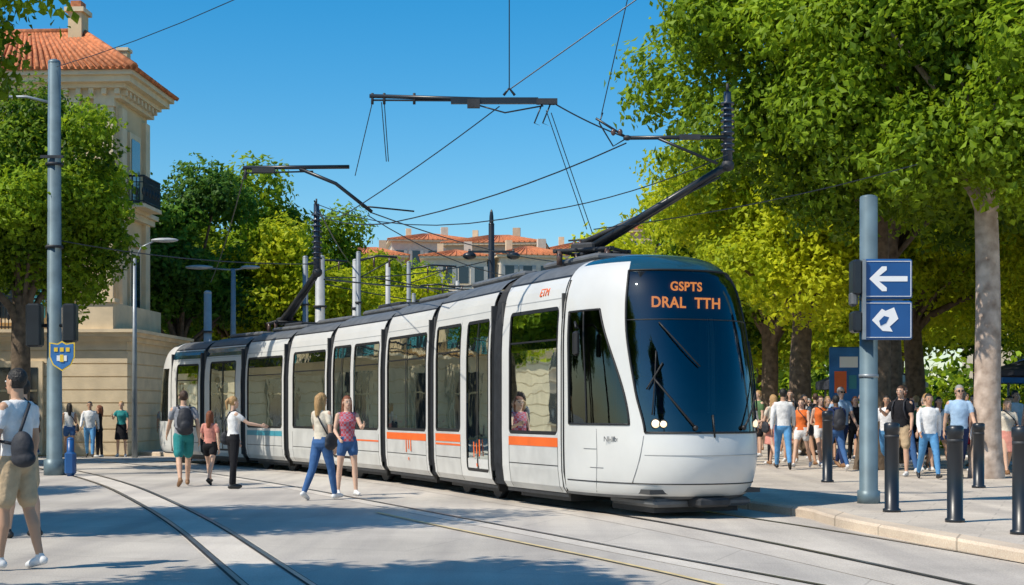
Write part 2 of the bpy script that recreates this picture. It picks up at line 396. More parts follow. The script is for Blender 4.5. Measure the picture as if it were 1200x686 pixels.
    if name in 'BDFH':
        for u in (Lg/2-.8,Lg/2+.8):
            for sd in (-1,1):
                p=T(u,sd*.70,.3); q=T(u,sd*.82,.3); b.tube([p,q],.29,'dark',20)
    b.build('body_section',tram,TO)
kinds={'A':'short','B':'door','C':'win','D':'door2','E':'short','F':'win','G':'dd','H':'short'}
for idx,(n,Pm,d,Lg,h) in enumerate(mods):
    if n=='j':
        zsc=(ZS[mods[idx-1][0]]+ZS[mods[idx+1][0]])/2
        T=mkT(Pm-d*.03,d,zsc); b=MB(); N=8; Lj=Lg+.06
        for i in range(N):
            u0=Lj*i/N; u1=Lj*(i+1)/N; um=(u0+u1)/2
            for sd in (-1,1):
                zs=[.3,.6,1,2.2,2.7,3.0,3.15,3.28,3.37,3.42,3.44]
                for a,c in zip(zs[:-1],zs[1:]):
                    for (ua,oa,ub,ob) in ((u0,-.09,um,-.035),(um,-.035,u1,-.09)):
                        la=lambda z,o: max(0,lat(z)+o)
                        b.face([T(ua,sd*la(a,oa),a-.02),T(ub,sd*la(a,ob),a-.02),T(ub,sd*la(c,ob),c-.02),T(ua,sd*la(c,oa),c-.02)],'dark')
        b.box(tuple(T(Lg/2,0,.33)),(2.0,Lg,.06),'floor',math.atan2(d.y,d.x)-math.pi/2)
        b.build('bellows',tram,TO)
    else: module(n,Pm,d,Lg,h,kinds[n])
WK=([.2,1.08,1.6,2.3,3.15,3.44],[40,41,45,47,43,40]); CK=([.2,1.18,2.66,3.44],[50,50,64,68])
wa=lambda z: R(catm(*WK,z)); ca=lambda z: R(catm(*CK,z))
def nose(P,d,scaleF,zs,tail=False):
    T0=mkT(P,d,zs)
    def S(ph,z,off=0):
        c,s_=math.cos(ph),math.sin(ph); e=.80
        la=(lat(z)+off)*math.copysign(abs(s_)**e,s_); fo=(Fz(z)*scaleF+off)*max(c,0)**e
        return T0(-fo,la,z)
    b=MB()
    zr=[.26,.3,.35,.42,.5,.6,.7,.85,1.0,1.08,1.18,1.35,1.6,1.85,2.1,2.35,2.55,2.66,2.8,2.95,3.08,3.15,3.22,3.28,3.33,3.37,3.40,3.42,3.435,3.44]
    def cols(z):
        w=wa(z); c=ca(z); e=R(86.5); q=R(90)
        half=[w*i/14 for i in range(14)]+[w+(c-w)*i/4 for i in range(4)]+[c+(e-c)*i/12 for i in range(12)]+[e,q]
        reg=['F']*14+['P']*4+['S']*12+['E']
        pts=[-x for x in half[::-1]]+half[1:]; rg=reg[::-1]+reg
        return pts,rg
    for z0,z1 in zip(zr[:-1],zr[1:]):
        p0,rg=cols(z0); p1,_=cols(z1); zm=(z0+z1)/2
        for j in range(len(rg)):
            r=rg[j]; k='white'
            if r=='F':
                if 1.08<zm<3.15: k='wind'
                elif zm>3.15: k='cap'
                elif zm<.30: k='grey'
            elif r=='S' and 1.18<zm<2.66: k='glass'
            elif zm<.30: k='grey'
            if r in 'PS' and zm>3.28: k='cap'
            q=[S(p0[j],z0),S(p1[j],z1),S(p1[j+1],z1),S(p0[j+1],z0)]
            b.face(q,k,True)
    o=b.build('cab_shell' if not tail else 'tail_shell',tram,TO)
    import bmesh
    bm=bmesh.new(); bm.from_mesh(o.data); bmesh.ops.remove_doubles(bm,verts=bm.verts,dist=.0008); bmesh.ops.recalc_face_normals(bm,faces=bm.faces); bm.to_mesh(o.data); bm.free()
    return S,T0
S,T=nose(P0,d0,1.0,ZS['A'])
rz0=math.atan2(d0.y,d0.x)-math.pi/2
de=mods[-1][2]
S2,T2=nose(endP,-de,.70,ZS['H'],True)
b=MB()
def line_on(f,r,k,n=24,off=.004): b.tube([f(i/n,off) for i in range(n+1)],r,k,6)
for sg in (-1,1):
    line_on(lambda t,o,sg=sg: S(sg*wa(1.08+t*2.07),1.08+t*2.07,o),.016,'rubber')
    line_on(lambda t,o,sg=sg: S(sg*ca(1.18+t*1.48),1.18+t*1.48,o),.016,'rubber')
    line_on(lambda t,o,sg=sg: S(sg*R(86.5),1.18+t*1.48,o),.018,'rubber')
    line_on(lambda t,o,sg=sg: S(sg*R(76),1.18+t*1.48,o),.012,'rubber')
    for zz in (1.18,2.66): line_on(lambda t,o,sg=sg,zz=zz: S(sg*(ca(zz)+(R(86.5)-ca(zz))*t),zz,o),.016,'rubber',16)
    line_on(lambda t,o,sg=sg: S(sg*R(89.3),.3+t*2.8,o),.014,'rubber',12)
    line_on(lambda t,o,sg=sg: S(sg*R(70),.32+t*.8,o),.004,'midgrey',6)
    line_on(lambda t,o,sg=sg: S(sg*R(48-6*t),.44+t*.6,o),.005,'midgrey',6)
for zz,r in ((1.08,.016),(3.15,.014)): line_on(lambda t,o,zz=zz: S(wa(zz)*(2*t-1),zz,o),r,'rubber')
line_on(lambda t,o: S(R(88)*(2*t-1),.44,o),.009,'rubber',40,.0)
line_on(lambda t,o: S(R(42)*(2*t-1),.80,o),.0045,'midgrey',40,.0)
line_on(lambda t,o: S(wa(2.50)*(2*t-1),2.50,o),.008,'rubber',24,.002)
b.box(tuple(T(-1.25,0,.21)),(1.5,1.3,.12),'grey',rz0,bev=.04)
b.box(tuple(T(-2.0,0,.22)),(.5,.4,.12),'dark',rz0,bev=.03)
b.box(tuple(T(-1.1,0,.12)),(1.3,1.2,.1),'dark',rz0)
for sg in (-1,1):
    for k,(ph,z,r) in enumerate(((R(34.5),1.19,.055),(R(30.0),1.185,.045))):
        c=S(sg*ph,z,.0); n=(S(sg*ph,z,.1)-c).normalized(); q=Vector((0,0,1)).rotation_difference(n).to_matrix()
        b.ell(c,(r*1.35,r*1.35,.02),'rubber',14,6,q); b.ell(c+n*.012,(r,r,.022),'lamp',14,6,q)
pts0=[S(wa(1.1)*(2*i/16-1),1.09,-.02) for i in range(17)]; pts1=[S(wa(1.32)*(2*i/16-1),1.32,-.02) for i in range(17)]
for i in range(16): b.face([pts0[i],pts0[i+1],pts1[i+1],pts1[i]],'rubber')
def wiper(a,c_,bend,rad=.014):
    pts=[]
    for i in range(9):
        t=i/8; ph=a[0]+(c_[0]-a[0])*t; z=a[1]+(c_[1]-a[1])*t; pts.append(S(ph,z,.035+bend*math.sin(t*math.pi)))
    b.tube(pts,rad,'rubber',6)
wiper((R(-12),1.14),(R(-33),1.75),.02); wiper((R(-38),1.62),(R(-27),1.95),.0,.012); wiper((R(-36),1.3),(R(-30),2.1),.0,.010)
wiper((R(14),1.14),(R(38),1.75),.02); wiper((R(40),1.35),(R(36),2.25),.0,.010)
wiper((R(-26),2.46),(R(-6),1.90),.02,.012)
b.ell(S(R(-12),1.14,.03),(.035,.035,.035),'rubber'); b.ell(S(R(14),1.14,.03),(.035,.035,.035),'rubber')
b.tube([S(R(-2),1.02,.008),S(R(-2),1.3,.012)],.012,'rubber',6)
b.tube([S(R(-80),2.45,.0),S(R(-76),2.5,.16),S(R(-74),2.42,.20)],.018,'rubber',6)
b.box(tuple(S(R(-74),2.22,.21)),(.08,.12,.34),'rubber',rz0,bev=.03)
b.tube([S(R(80),2.45,.0),S(R(74),2.5,.14)],.018,'rubber',6); b.box(tuple(S(R(73),2.25,.15)),(.08,.10,.34),'rubber',rz0,bev=.03)
b.box(tuple(T(-1.1,0,.36)),(1.7,1.7,.06),'floor',rz0)
b.box(tuple(T(-1.5,0,.98)),(1.4,.65,.3),'dark',rz0,bev=.06)
b.box(tuple(T(-1.2,-.0,1.18)),(.9,.2,.2),'dark',rz0,bev=.04)
b.box(tuple(T(-.6,0,.95)),(.5,.5,.12),'seat',rz0,bev=.05); b.box(tuple(T(-.36,0,1.4)),(.5,.12,.85),'seat',rz0,bev=.05); b.box(tuple(T(-.36,0,1.92)),(.28,.1,.2),'seat',rz0,bev=.04)
b.box(tuple(T(.0,.55,1.6)),(.95,.04,2.5),'dark',rz0); b.box(tuple(T(.0,-.85,1.6)),(.35,.04,2.5),'dark',rz0); b.box(tuple(T(0,0,2.7)),(2,.04,.5),'dark',rz0)
b.box(tuple(T(-.8,0,3.10)),(1.3,.9,.04),'dark',rz0)
b.box(tuple(T(-1.36,0,2.84)),(1.40,.10,.60),'rubber',rz0)
for (ph,z) in ((-74,.62),(-78,.86)):
    line_on(lambda t,o,ph=ph,z=z: S(R(ph+8*t),z,o),.005,'grey',6,.001)
b.build('cab_details',tram,TO)
fwd=-d0
xax=Vector((-d0.y,d0.x,0)); xax=-xax if xax.x<0 else xax
Mx=Matrix((( xax.x,0,fwd.x),( xax.y,0,fwd.y),(0,1,0))).to_4x4()
def led(txt,z,size,lx=0):
    Mt=Matrix.Translation(T(-1.43,lx,z))@Mx
    return text('destination_display_text',txt,size,'led',Mt,tram,.003,'CENTER',1.08,.004)
led('GSPTS',2.945,.17,.0); led('DRAL  TTH',2.735,.205,.0)
def sideM(mod,u,z,off):
    n,Pm,dm,Lg,hh=mod; Tq=mkT(Pm,dm,ZS[n]); sx=-dm; sn=Vector((-dm.y,dm.x,0)); 
    return Matrix.Translation(Tq(u,-(lat(z)+off),z))@Matrix(((sx.x,0,sn.x),(sx.y,0,sn.y),(0,1,0))).to_4x4()
text('flank_lettering','ETM',.17,'orange',sideM(mods[0],.75,2.98,-.0)@Matrix.Rotation(R(-22),4,'X'),tram,.008)
text('flank_lettering','Nl-llbnt',.10,'grey',Matrix.Translation(S(R(-60),.99,.012))@sideM(mods[0],0,1,0).to_3x3().to_4x4()@Matrix.Rotation(R(26),4,'Y'),tram,.002)
b=MB()
for mi_,u0 in ((2,.5),(4,1.0),(6,1.6)):
    n,Pm,dm,Lg,hh=mods[mi_]; Tq=mkT(Pm,dm,ZS[n])
    for q,(du,dz,hh2) in enumerate(((0,0,.26),(.14,.04,.16),(.28,-.02,.24),(.12,-.16,.05))):
        o_=.012 if mi_==2 else .006
        b.face([Tq(u0+du,-(lat(.8)+o_),.66+dz),Tq(u0+du+.05,-(lat(.8)+o_),.66+dz),Tq(u0+du+.07,-(lat(.8)+o_),.66+dz+hh2),Tq(u0+du+.02,-(lat(.8)+o_),.66+dz+hh2)],'orange')
b.build('flank_marks',tram,TO)
def pantograph(base,elbow,top,r1=.07,r2=.075):
    b=MB(); base=Vector(base); elbow=Vector(elbow); top=Vector(top)
    dd=(elbow-base); dd.z=0; dd.normalize(); sd=Vector((-dd.y,dd.x,0))
    for s_ in (-.30,.30):
        b.tube([base+sd*s_-dd*.6,base+sd*s_+dd*.4],.035,'dark',6)
        b.tube([base+sd*s_-dd*.5-Vector((0,0,.22)),base+sd*s_-dd*.5],.045,'ceramic',8)
        b.tube([base+sd*s_+dd*.3-Vector((0,0,.22)),base+sd*s_+dd*.3],.045,'ceramic',8)
    for q in (-.55,-.2,.1,.35): b.tube([base+dd*q-sd*.36,base+dd*q+sd*.36],.025,'dark',6)
    b.box(tuple(base-dd*.2+Vector((0,0,.07))),(.4,.3,.12),'dark',math.atan2(dd.y,dd.x),bev=.03)
    for q in range(5): b.tube([base-dd*(.1+.1*q)+sd*.2+Vector((0,0,.05)),base-dd*(.1+.1*q)+sd*.2+Vector((0,0,.2))],.022,'ceramic',6)
    b.tube([base-dd*.6+sd*.2+Vector((0,0,.21)),base+dd*.05+sd*.2+Vector((0,0,.21))],.015,'dark',6)
    for s_ in (-.06,.06): b.tube([base-dd*.2+sd*s_,elbow+sd*s_*.4],[r1,r1*.8],'blackp',8)
    b.tube([base-dd*.35+Vector((0,0,.04)),elbow-dd*.12+Vector((0,0,-.16))],.018,'dark',6)
    b.tube([base-dd*.25-sd*.02+Vector((0,0,.14)),base+(elbow-base)*.4+Vector((0,0,.07))],.04,'dark',8)
    b.ell(elbow,(r2*1.3,)*3,'dark')
    b.tube([elbow,top],[r2,r2*.72],'insul',10)
    for i in range(9):
        p=elbow+(top-elbow)*(.2+.08*i); b.tube([p-Vector((0,0,.014)),p+Vector((0,0,.014))],r2*1.35,'insul',12)
    b.tube([top,top+Vector((0,0,.12))],.02,'dark',6)
    b.build('pantograph',tram,TO)
pantograph((1.30,23.2,3.84),(3.12,22.2,4.98),(3.10,22.1,6.02),.062,.072)
Pg=mods[12][1]
pantograph((Pg.x,Pg.y,3.64),(-4.5,35.5,4.62),(-4.52,35.5,6.2),.075,.09)

# ------------------------------------------------------------ catenary
b=MB()
b.tube([(-2.04,22,5.94),(.61,22,5.86)],.03,'blackp',8); b.tube([(-2.0,22,5.88),(-.3,22,5.87),(.61,22,5.82)],.014,'blackp',6)
b.box((-.25,22,5.87),(1.25,.06,.09),'blackp'); b.box((-.55,22,5.83),(.18,.1,.12),'dark')
b.box((.5,22,5.86),(.3,.08,.08),'dark')
for x in (-2.0,-1.83,-1.4): b.tube([(x,22,5.82),(x,22,5.98)],.02,'dark',6)
b.tube([(-.12,22,5.95),(-.04,22,6.05),(.04,22,5.95)],.02,'blackp',6)
b.tube([(-.6,22,5.84),(-.1,22,5.70),(.45,22,5.80)],.012,'blackp',6)
for x in (.44,.56): b.tube([(x,22,5.85),(x-.12,22,5.55),(x,22,5.5),(x+.1,22,5.55)],.011,'blackp',6)
b.build('suspended_catenary_bracket')
b=MB()
b.tube([(1.65,22,5.34),(3.14,22.1,5.37)],.03,'blackp',8); b.tube([(2.1,22,5.33),(2.95,22.05,4.98)],.022,'blackp',8)
b.tube([(1.2,22,5.62),(1.65,22,5.34)],.018,'blackp',6); b.ell((1.65,22,5.34),(.06,.05,.04),'dark')
b.box((2.55,22.05,5.36),(.3,.08,.07),'dark'); b.tube([(1.65,22,5.34),(1.45,22,5.22),(1.25,22,5.55),(1.3,22,5.7)],.012,'blackp',6)
for x in (1.45,1.55): b.ell((x,22,5.42),(.035,.035,.05),'ceramic')
b.build('catenary_cantilever')
b=MB()
def wire(p,q,r=.009,sag=.0,n=8):
    p=Vector(p); q=Vector(q); b.tube([p+(q-p)*(i/n)-Vector((0,0,sag*4*(i/n)*(1-i/n))) for i in range(n+1)],r,'blackp',5,False)
wire((-.04,22,6.03),(-.04,22,9.4)); wire((-.04,22,6.03),(3.6,21,8.4)); wire((3.6,21,8.4),(9.3,29.6,9.4))
wire((1.28,22,5.67),(1.9,21.5,8.45),.008); wire((.61,22,5.83),(1.65,22,5.34),.011,.03)
wire((-.18,22,5.79),(-2.6,24,4.5),.009,.04); wire((-2.6,24,4.5),(-4.5,35,6.0),.009,.1)
wire((-2.1,26,4.6),(1.65,22.2,5.30),.011,.12); wire((-4.5,35,5.9),(-2.1,26,4.6),.012,.1)
wire((-4.55,35.4,6.2),(.5,24,4.55),.010,.35); wire((.5,24,4.55),(3.1,22,5.1),.009,.1)
wire((.49,22,5.73),(1.1,22.6,4.10),.007); wire((.56,22,5.70),(1.18,22.6,4.05),.007)
wire((-2.0,22,5.85),(-2.35,23,4.95),.007); wire((-1.83,22,5.85),(-1.77,22,5.0),.007); wire((-1.87,22,5.85),(-1.80,22,5.0),.007)
wire((1.2,22.6,4.1),(6.2,23.5,5.2),.008,.1)
wire((-4.4,36,4.5),(3.4,60,6.5),.02,.3); wire((-3.1,34,5.8),(2,50,6.2),.015,.2); wire((-4.5,35,6.2),(-6,60,6.8),.02,.2)
wire((-.04,22,9.4),(-10.1,33.9,9.0),.009,.3); wire((-.04,22,9.4),(9.3,29.6,9.6),.009,.3)
wire((-4.0,45,5.3),(8,60,5.5),.02,.4)
wire((-3.2,34,5.75),(.0,40,4.9),.012,.2)
wire((-10.1,33.9,5.2),(-4.5,35.4,4.8),.012,.15); wire((-5.75,46,5.4),(-.75,56,6.9),.018,.2); wire((-7.4,55,6.1),(2,58,5.2),.02,.3); wire((-5.9,34,6.75),(-9.8,50,5.6),.014,.2)
b.build('overhead_wires')
b=MB()
b.tube([(-5.95,34,6.80),(-3.6,34,6.82)],.045,'blackp',8); b.tube([(-5.9,34,6.68),(-4.4,34,6.72)],.02,'blackp',6)
b.tube([(-4.7,34,6.78),(-3.9,34,6.45),(-3.1,34,5.82)],.04,'blackp',8); b.box((-5.5,34,6.74),(.5,.1,.1),'dark')
b.tube([(-3.3,34,5.95),(-2.2,34.5,5.9)],.02,'blackp',6); b.tube([(-5.9,34,6.8),(-5.9,34,6.55)],.03,'dark',6)
b.build('suspended_catenary_bracket')
def mast(x,y,hh,r,k='steel',arm=None):
    b=MB(); b.tube([(x,y,0),(x,y,.35),(x,y,.36),(x,y,hh)],[r*1.35,r*1.35,r,r*.8],k,16); b.ell((x,y,hh),(r*.85,r*.85,r*.5),k)
    if arm:
        L_=arm; b.tube([(x,y,hh-.25),(x+L_*.5,y,hh-.1),(x+L_,y,hh-.15)],.035,'blackp',8); b.tube([(x,y,hh-.8),(x+L_*.9,y,hh-.2)],.02,'blackp',6)
        for q in (.4,.8): b.tube([(x+L_*q,y,hh-.13),(x+L_*q,y,hh-.45)],.03,'ceramic',6)
    for zz in (hh*.55,hh*.75): b.tube([(x,y,zz),(x,y,zz+.06)],r*1.15,'dark',14)
    return b
for (x,y,hh,r,k,a) in ((-5.75,46,6.0,.17,'palemast',None),(-5.0,49,6.2,.11,'palemast',None),(-4.75,47.5,6.3,.09,'steel',1.2),(-4.2,52,6.4,.1,'palemast',None),(-3.9,58,7.0,.1,'steel',1.8),(-7.4,55,6.9,.12,'steel',1.5),(-2.2,62,6.6,.1,'palemast',-1.5),(-3.2,50,5.2,.08,'steel',1.0),(-.2,60,6.4,.09,'steel',-2.2),(1.6,66,6.6,.1,'steel',None),(-10.3,52,5.4,.16,'palemast',None)):
    mast(x,y,hh,r,k,a).build('catenary_mast',None,(x,y,0))
b=mast(-.75,56,8.2,.13,'blackp'); b.box((-.75,56,7.2),(1.7,.06,.08),'blackp')
for x in (-1.55,.05): b.ell((x,56,7.05),(.25,.2,.14),'blackp'); b.tube([(x,56,7.1),(x,56,7.3)],.04,'blackp')
b.ell((-.75,56,8.35),(.08,.08,.4),'blackp'); b.build('street_lamp',None,(-.75,56,0))
b=MB(); b.tube([(-11.3,46,0),(-11.3,46,6.0)],[.09,.05],'steel',10); b.tube([(-11.3,46,5.9),(-11.1,46,6.3),(-10.7,46,6.50)],.03,'steel',6); b.ell((-10.4,46,6.52),(.42,.14,.07),'palemast')
b.build('street_lamp',None,(-11.3,46,0))
b=MB(); b.tube([(-9.8,54,0),(-9.8,54,6.4)],[.13,.08],'steel',10); b.tube([(-11.2,54,6.45),(-9.8,54,6.35),(-9.2,54,6.45)],.03,'steel',6); b.ell((-11,54,6.45),(.5,.16,.08),'palemast'); b.ell((-9.2,54,6.45),(.35,.14,.07),'palemast')
b.build('street_lamp',None,(-9.8,54,0))
b=mast(-10.1,33.9,9.1,.17,'bluepole'); b.tube([(-10.1,33.9,8.2),(-10.7,33.9,8.35),(-11.2,33.9,8.35)],.03,'steel'); b.ell((-11.6,33.9,8.35),(.5,.15,.08),'steel')
b.box((-9.72,33.8,3.35),(.3,.28,.85),'blackp',bev=.04); b.box((-10.5,33.8,3.3),(.34,.3,.95),'blackp',bev=.04); b.tube([(-10.5,33.85,3.3),(-9.72,33.85,3.3)],.04,'blackp')
b.box((-10.1,33.72,7.0),(.5,.05,.06),'dark')
b.build('utility_pole',None,(-10.1,33.9,0))
b=MB(); cx,cz=-9.85,2.62
pts=[(-.28,.3),(-.1,.27),(0,.33),(.1,.27),(.28,.3),(.28,-.02),(.2,-.2),(0,-.33),(-.2,-.2),(-.28,-.02)]
for sc,yy,k in ((1,33.62,'yellow'),(.9,33.614,'canvas2')):
    b.face([(cx+x*sc,yy,cz+z*sc) for x,z in pts][::-1],k)
b.face([(cx+x,33.626,cz+z) for x,z in pts],'steel'); b.tube([(cx,33.63,cz),(-9.95,33.8,cz)],.03,'steel')
for q in range(3): b.box((cx-.13+q*.13,33.604,cz+.14),(.08,.006,.09),'yellow')
b.box((cx,33.604,cz-.05),(.22,.006,.12),'signwhite'); b.box((cx,33.598,cz-.05),(.08,.006,.16),'yellow')
b.build('shield_sign',None,(cx,33.62,cz))
b=MB()
b.box((-9.6,33.4,.28),(.22,.22,.5),'signblue',bev=.04); b.tube([(-9.6,33.4,0),(-9.6,33.4,.8)],.08,'signblue'); b.ell((-9.6,33.4,.8),(.08,.08,.05),'signblue'); b.build('bollard',None,(-9.6,33.4,0))

# ------------------------------------------------------------ right sign pole
sg=empty('direction_sign',(5.05,21.75,.122)); O=sg.location
b=MB(); b.tube([(5.05,21.75,.122),(5.05,21.75,.3),(5.05,21.75,.31),(5.05,21.75,4.45)],[.16,.16,.13,.125],'bluepole',20); b.ell((5.05,21.75,4.45),(.125,.125,.04),'bluepole')
for zz in (1.9,3.0): b.tube([(5.05,21.75,zz),(5.05,21.75,zz+.05)],.137,'steel',20)
b.build('pole',sg,O)
b=MB(); b.box((5.26,21.55,3.28),(.70,.07,.56),'signblue',bev=.02); b.box((5.26,21.55,2.70),(.70,.07,.55),'signblue',bev=.02)
b.box((5.24,21.62,2.97),(.5,.06,.9),'steel'); b.box((4.84,21.62,3.3),(.14,.3,.5),'blackp',bev=.03); b.box((4.84,21.62,2.68),(.14,.3,.30),'blackp',bev=.03); b.box((4.80,21.6,3.0),(.10,.2,.2),'grey',bev=.03)
b.box((4.925,21.5,2.99),(.05,.06,1.12),'steel')
b.build('panel',sg,O)
b=MB(); y=21.508
k_=1.12
ar=[(q[0]*k_,q[1]*k_) for q in [(-.24,0),(-.08,.155),(-.02,.155),(-.02,.11),(-.115,.033),(.24,.033),(.24,-.033),(-.115,-.033),(-.02,-.11),(-.02,-.155),(-.08,-.155)]]
b.face([(5.27+x,y,3.28+z) for x,z in [ar[0],ar[1],ar[2],ar[3],ar[4],ar[7],ar[8],ar[9],ar[10]]][::1],'signwhite')
b.face([(5.27+x,y,3.28+z) for x,z in [ar[4],ar[5],ar[6],ar[7]]],'signwhite')
dm=[(-.19,0),(-.05,.16),(.0,.13),(.12,.18),(.18,.02),(.06,-.09),(.1,-.16),(-.04,-.15)]
b.face([(5.23+x,y,2.70+z) for x,z in dm],'signwhite')
b.face([(5.21+x,y-.004,2.69+z) for x,z in [(-.05,-.07),(-.07,.0),(.0,.07),(.07,.05),(.03,-.03)]],'signblue')
for c0,hh in ((3.28,.26),(2.70,.255)):
    for (dx,dz,w_,h_) in ((0,hh-.015,.66,.008),(0,-hh+.015,.66,.008),(-.326,0,.008,hh*2-.03),(.326,0,.008,hh*2-.03)):
        b.box((5.26+dx,y+.002,c0+dz),(w_,.006,h_),'signwhite')
b.build('arrow_marking',sg,O)
for (x,y,hh) in ((4.92,19.9,1.16),(5.22,18.1,1.14),(5.42,16.35,1.15),(5.75,28,1.3),(7.9,26,1.1),(5.65,14.2,1.15)):
    b=MB(); z0=.122
    b.tube([(x,y,z0),(x,y,z0+.04),(x,y,z0+.05),(x,y,z0+hh-.12),(x,y,z0+hh-.115),(x,y,z0+hh-.02),(x,y,z0+hh)],[.115,.115,.092,.092,.10,.10,.075],'blackp',20)
    b.tube([(x,y,z0+hh-.2),(x,y,z0+hh-.16)],.094,'dark',20); b.build('bollard',None,(x,y,z0))

# ------------------------------------------------------------ trees
def tree_data(seed,H,th,cr,tr,barkk,leafk,nleaf,ls,off=(0,0),nclump=34,lean=0.0,wav=.25,low=.3,nlimb=14,skirt=0):
    rng=np.random.default_rng(seed); b=MB()
    cz=H-cr[2]; cc=np.array([off[0],off[1],cz])
    cl_=[]
    for i in range(nclump):
        v=rng.normal(size=3); v/=np.linalg.norm(v); rad=rng.uniform(.35,.88)
        c=cc+v*np.array(cr)*rad; r=min(cr)*rng.uniform(.2,.40)
        c[2]=max(c[2],th*.95+r*low); cl_.append((c,r))
    for i in range(skirt):
        a=2*math.pi*i/skirt+rng.uniform(-.3,.3); q=rng.uniform(.7,2.0)
        cl_.append((np.array([q*math.cos(a),q*math.sin(a),th+rng.uniform(.35,1.5)]),rng.uniform(.7,1.05)))
    nclump+=skirt
    pts=[]; rr=[]; n=9
    for i in range(n):
        t=i/(n-1); z=t*(th+.8); pts.append((lean*t+wav*.25*math.sin(t*5+seed),wav*.2*math.sin(t*4+seed*2),z-.05)); rr.append(tr*(1.35 if i==0 else (1.08 if i==1 else 1-.22*t)))
    b.tube(pts,rr,barkk,14,False)
    top=Vector(pts[-2])
    order=rng.permutation(nclump-skirt)[:nlimb]
    for i in order:
        c=Vector(cl_[i][0]); st=top+Vector((0,0,rng.uniform(-.3,.5))); mid=(st+c)/2+Vector((rng.normal()*.3,rng.normal()*.3,rng.uniform(-.1,.6)))
        r0=tr*rng.uniform(.25,.5)
        b.tube([st-Vector((0,0,.3)),st*.65+mid*.35,mid,mid*.4+c*.6,c],[r0,r0*.85,r0*.6,r0*.4,r0*.15],barkk,7,False)
    tv=np.array(b.v,dtype=np.float32); tf=np.array(b.f,dtype=np.int32)
    C=np.array([c for c,_ in cl_]); Rr=np.array([r for _,r in cl_]); val=rng.uniform(0,1,nclump)
    pr=Rr**2; pr/=pr.sum(); ci=rng.choice(nclump,nleaf,p=pr)
    D=rng.normal(size=(nleaf,3)); D/=np.linalg.norm(D,axis=1)[:,None]
    rad=Rr[ci]*(.45+.62*rng.random(nleaf)**.55)
    sc=1+.30*np.sin(D[:,0]*7+ci)*np.cos(D[:,2]*6+ci*2)+.12*np.sin(D[:,1]*17+ci)*np.sin(D[:,2]*15)
    Pp=C[ci]+D*(rad*sc)[:,None]*np.array([1,1,.8])
    Nn=D+rng.normal(size=(nleaf,3))*.6+np.array([-.2,-.1,.4]); Nn/=np.linalg.norm(Nn,axis=1)[:,None]
    A=rng.normal(size=(nleaf,3)); A-=Nn*(A*Nn).sum(1)[:,None]; A/=np.linalg.norm(A,axis=1)[:,None]; Bv=np.cross(Nn,A)
    s=ls*rng.uniform(.6,1.3,nleaf)[:,None]
    bend=Nn*s*.15
    V=np.stack([Pp-A*s*.55,Pp+Bv*s*.36-bend,Pp+A*s*.6,Pp-Bv*s*.36-bend],1).reshape(-1,3)
    nv=len(tv); F=np.arange(nleaf*4).reshape(-1,4)+nv
    av=np.vstack([tv,V]).astype(np.float32); af=np.vstack([tf,F]).astype(np.int32)
    me=bpy.data.meshes.new('tree_mesh'); me.vertices.add(len(av)); me.vertices.foreach_set('co',av.ravel())
    me.loops.add(af.size); me.loops.foreach_set('vertex_index',af.ravel()); me.polygons.add(len(af))
    me.polygons.foreach_set('loop_start',np.arange(0,af.size,4,dtype=np.int32))
    me.materials.append(M[barkk]); me.materials.append(M[leafk])
    mi=np.zeros(len(af),dtype=np.int32); mi[len(tf):]=1; me.polygons.foreach_set('material_index',mi)
    sm=np.zeros(len(af),dtype=bool); sm[:len(tf)]=True; me.polygons.foreach_set('use_smooth',sm)
    lv=np.zeros(len(af),dtype=np.float32); lv[len(tf):]=np.clip(.42*rng.random(nleaf)+.45*val[ci]+.2*(D[:,2]*.5+.5),0,1)  # clump tone, lighter on top: highlights and shade put into leaf colour
    at=me.attributes.new('lv','FLOAT','FACE'); at.data.foreach_set('value',lv)
    me.update(calc_edges=True); me.validate(); return me
def put(name,me,x,y,rz=0,s=1,z=0):
    o=bpy.data.objects.new(name,me); o.location=(x,y,z); o.rotation_euler=(0,0,rz); o.scale=(s,s,s); scene.collection.objects.link(o); return o
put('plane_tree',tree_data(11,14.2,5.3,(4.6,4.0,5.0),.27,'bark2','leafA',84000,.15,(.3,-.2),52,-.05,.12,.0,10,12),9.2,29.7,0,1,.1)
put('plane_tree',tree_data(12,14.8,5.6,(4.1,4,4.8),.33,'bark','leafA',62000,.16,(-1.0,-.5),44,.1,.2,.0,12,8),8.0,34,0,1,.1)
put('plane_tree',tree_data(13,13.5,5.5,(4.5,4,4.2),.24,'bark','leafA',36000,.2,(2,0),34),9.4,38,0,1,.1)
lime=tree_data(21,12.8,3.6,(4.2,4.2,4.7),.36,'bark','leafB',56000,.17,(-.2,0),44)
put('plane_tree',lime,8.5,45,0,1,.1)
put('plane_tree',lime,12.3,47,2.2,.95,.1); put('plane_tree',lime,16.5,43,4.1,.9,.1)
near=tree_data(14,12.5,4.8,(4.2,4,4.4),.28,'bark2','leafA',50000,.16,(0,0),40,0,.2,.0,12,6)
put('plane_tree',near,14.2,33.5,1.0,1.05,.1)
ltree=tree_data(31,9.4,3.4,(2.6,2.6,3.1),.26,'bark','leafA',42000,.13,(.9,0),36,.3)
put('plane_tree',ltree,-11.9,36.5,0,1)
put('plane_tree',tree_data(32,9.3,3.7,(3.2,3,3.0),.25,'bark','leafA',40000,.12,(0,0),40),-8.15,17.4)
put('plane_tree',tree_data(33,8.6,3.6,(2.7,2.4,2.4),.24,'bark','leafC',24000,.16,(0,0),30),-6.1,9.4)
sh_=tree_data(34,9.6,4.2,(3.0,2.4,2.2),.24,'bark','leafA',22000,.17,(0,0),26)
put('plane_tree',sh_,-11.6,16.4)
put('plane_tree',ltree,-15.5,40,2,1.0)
put('plane_tree',ltree,-14.5,24,3,1.0)
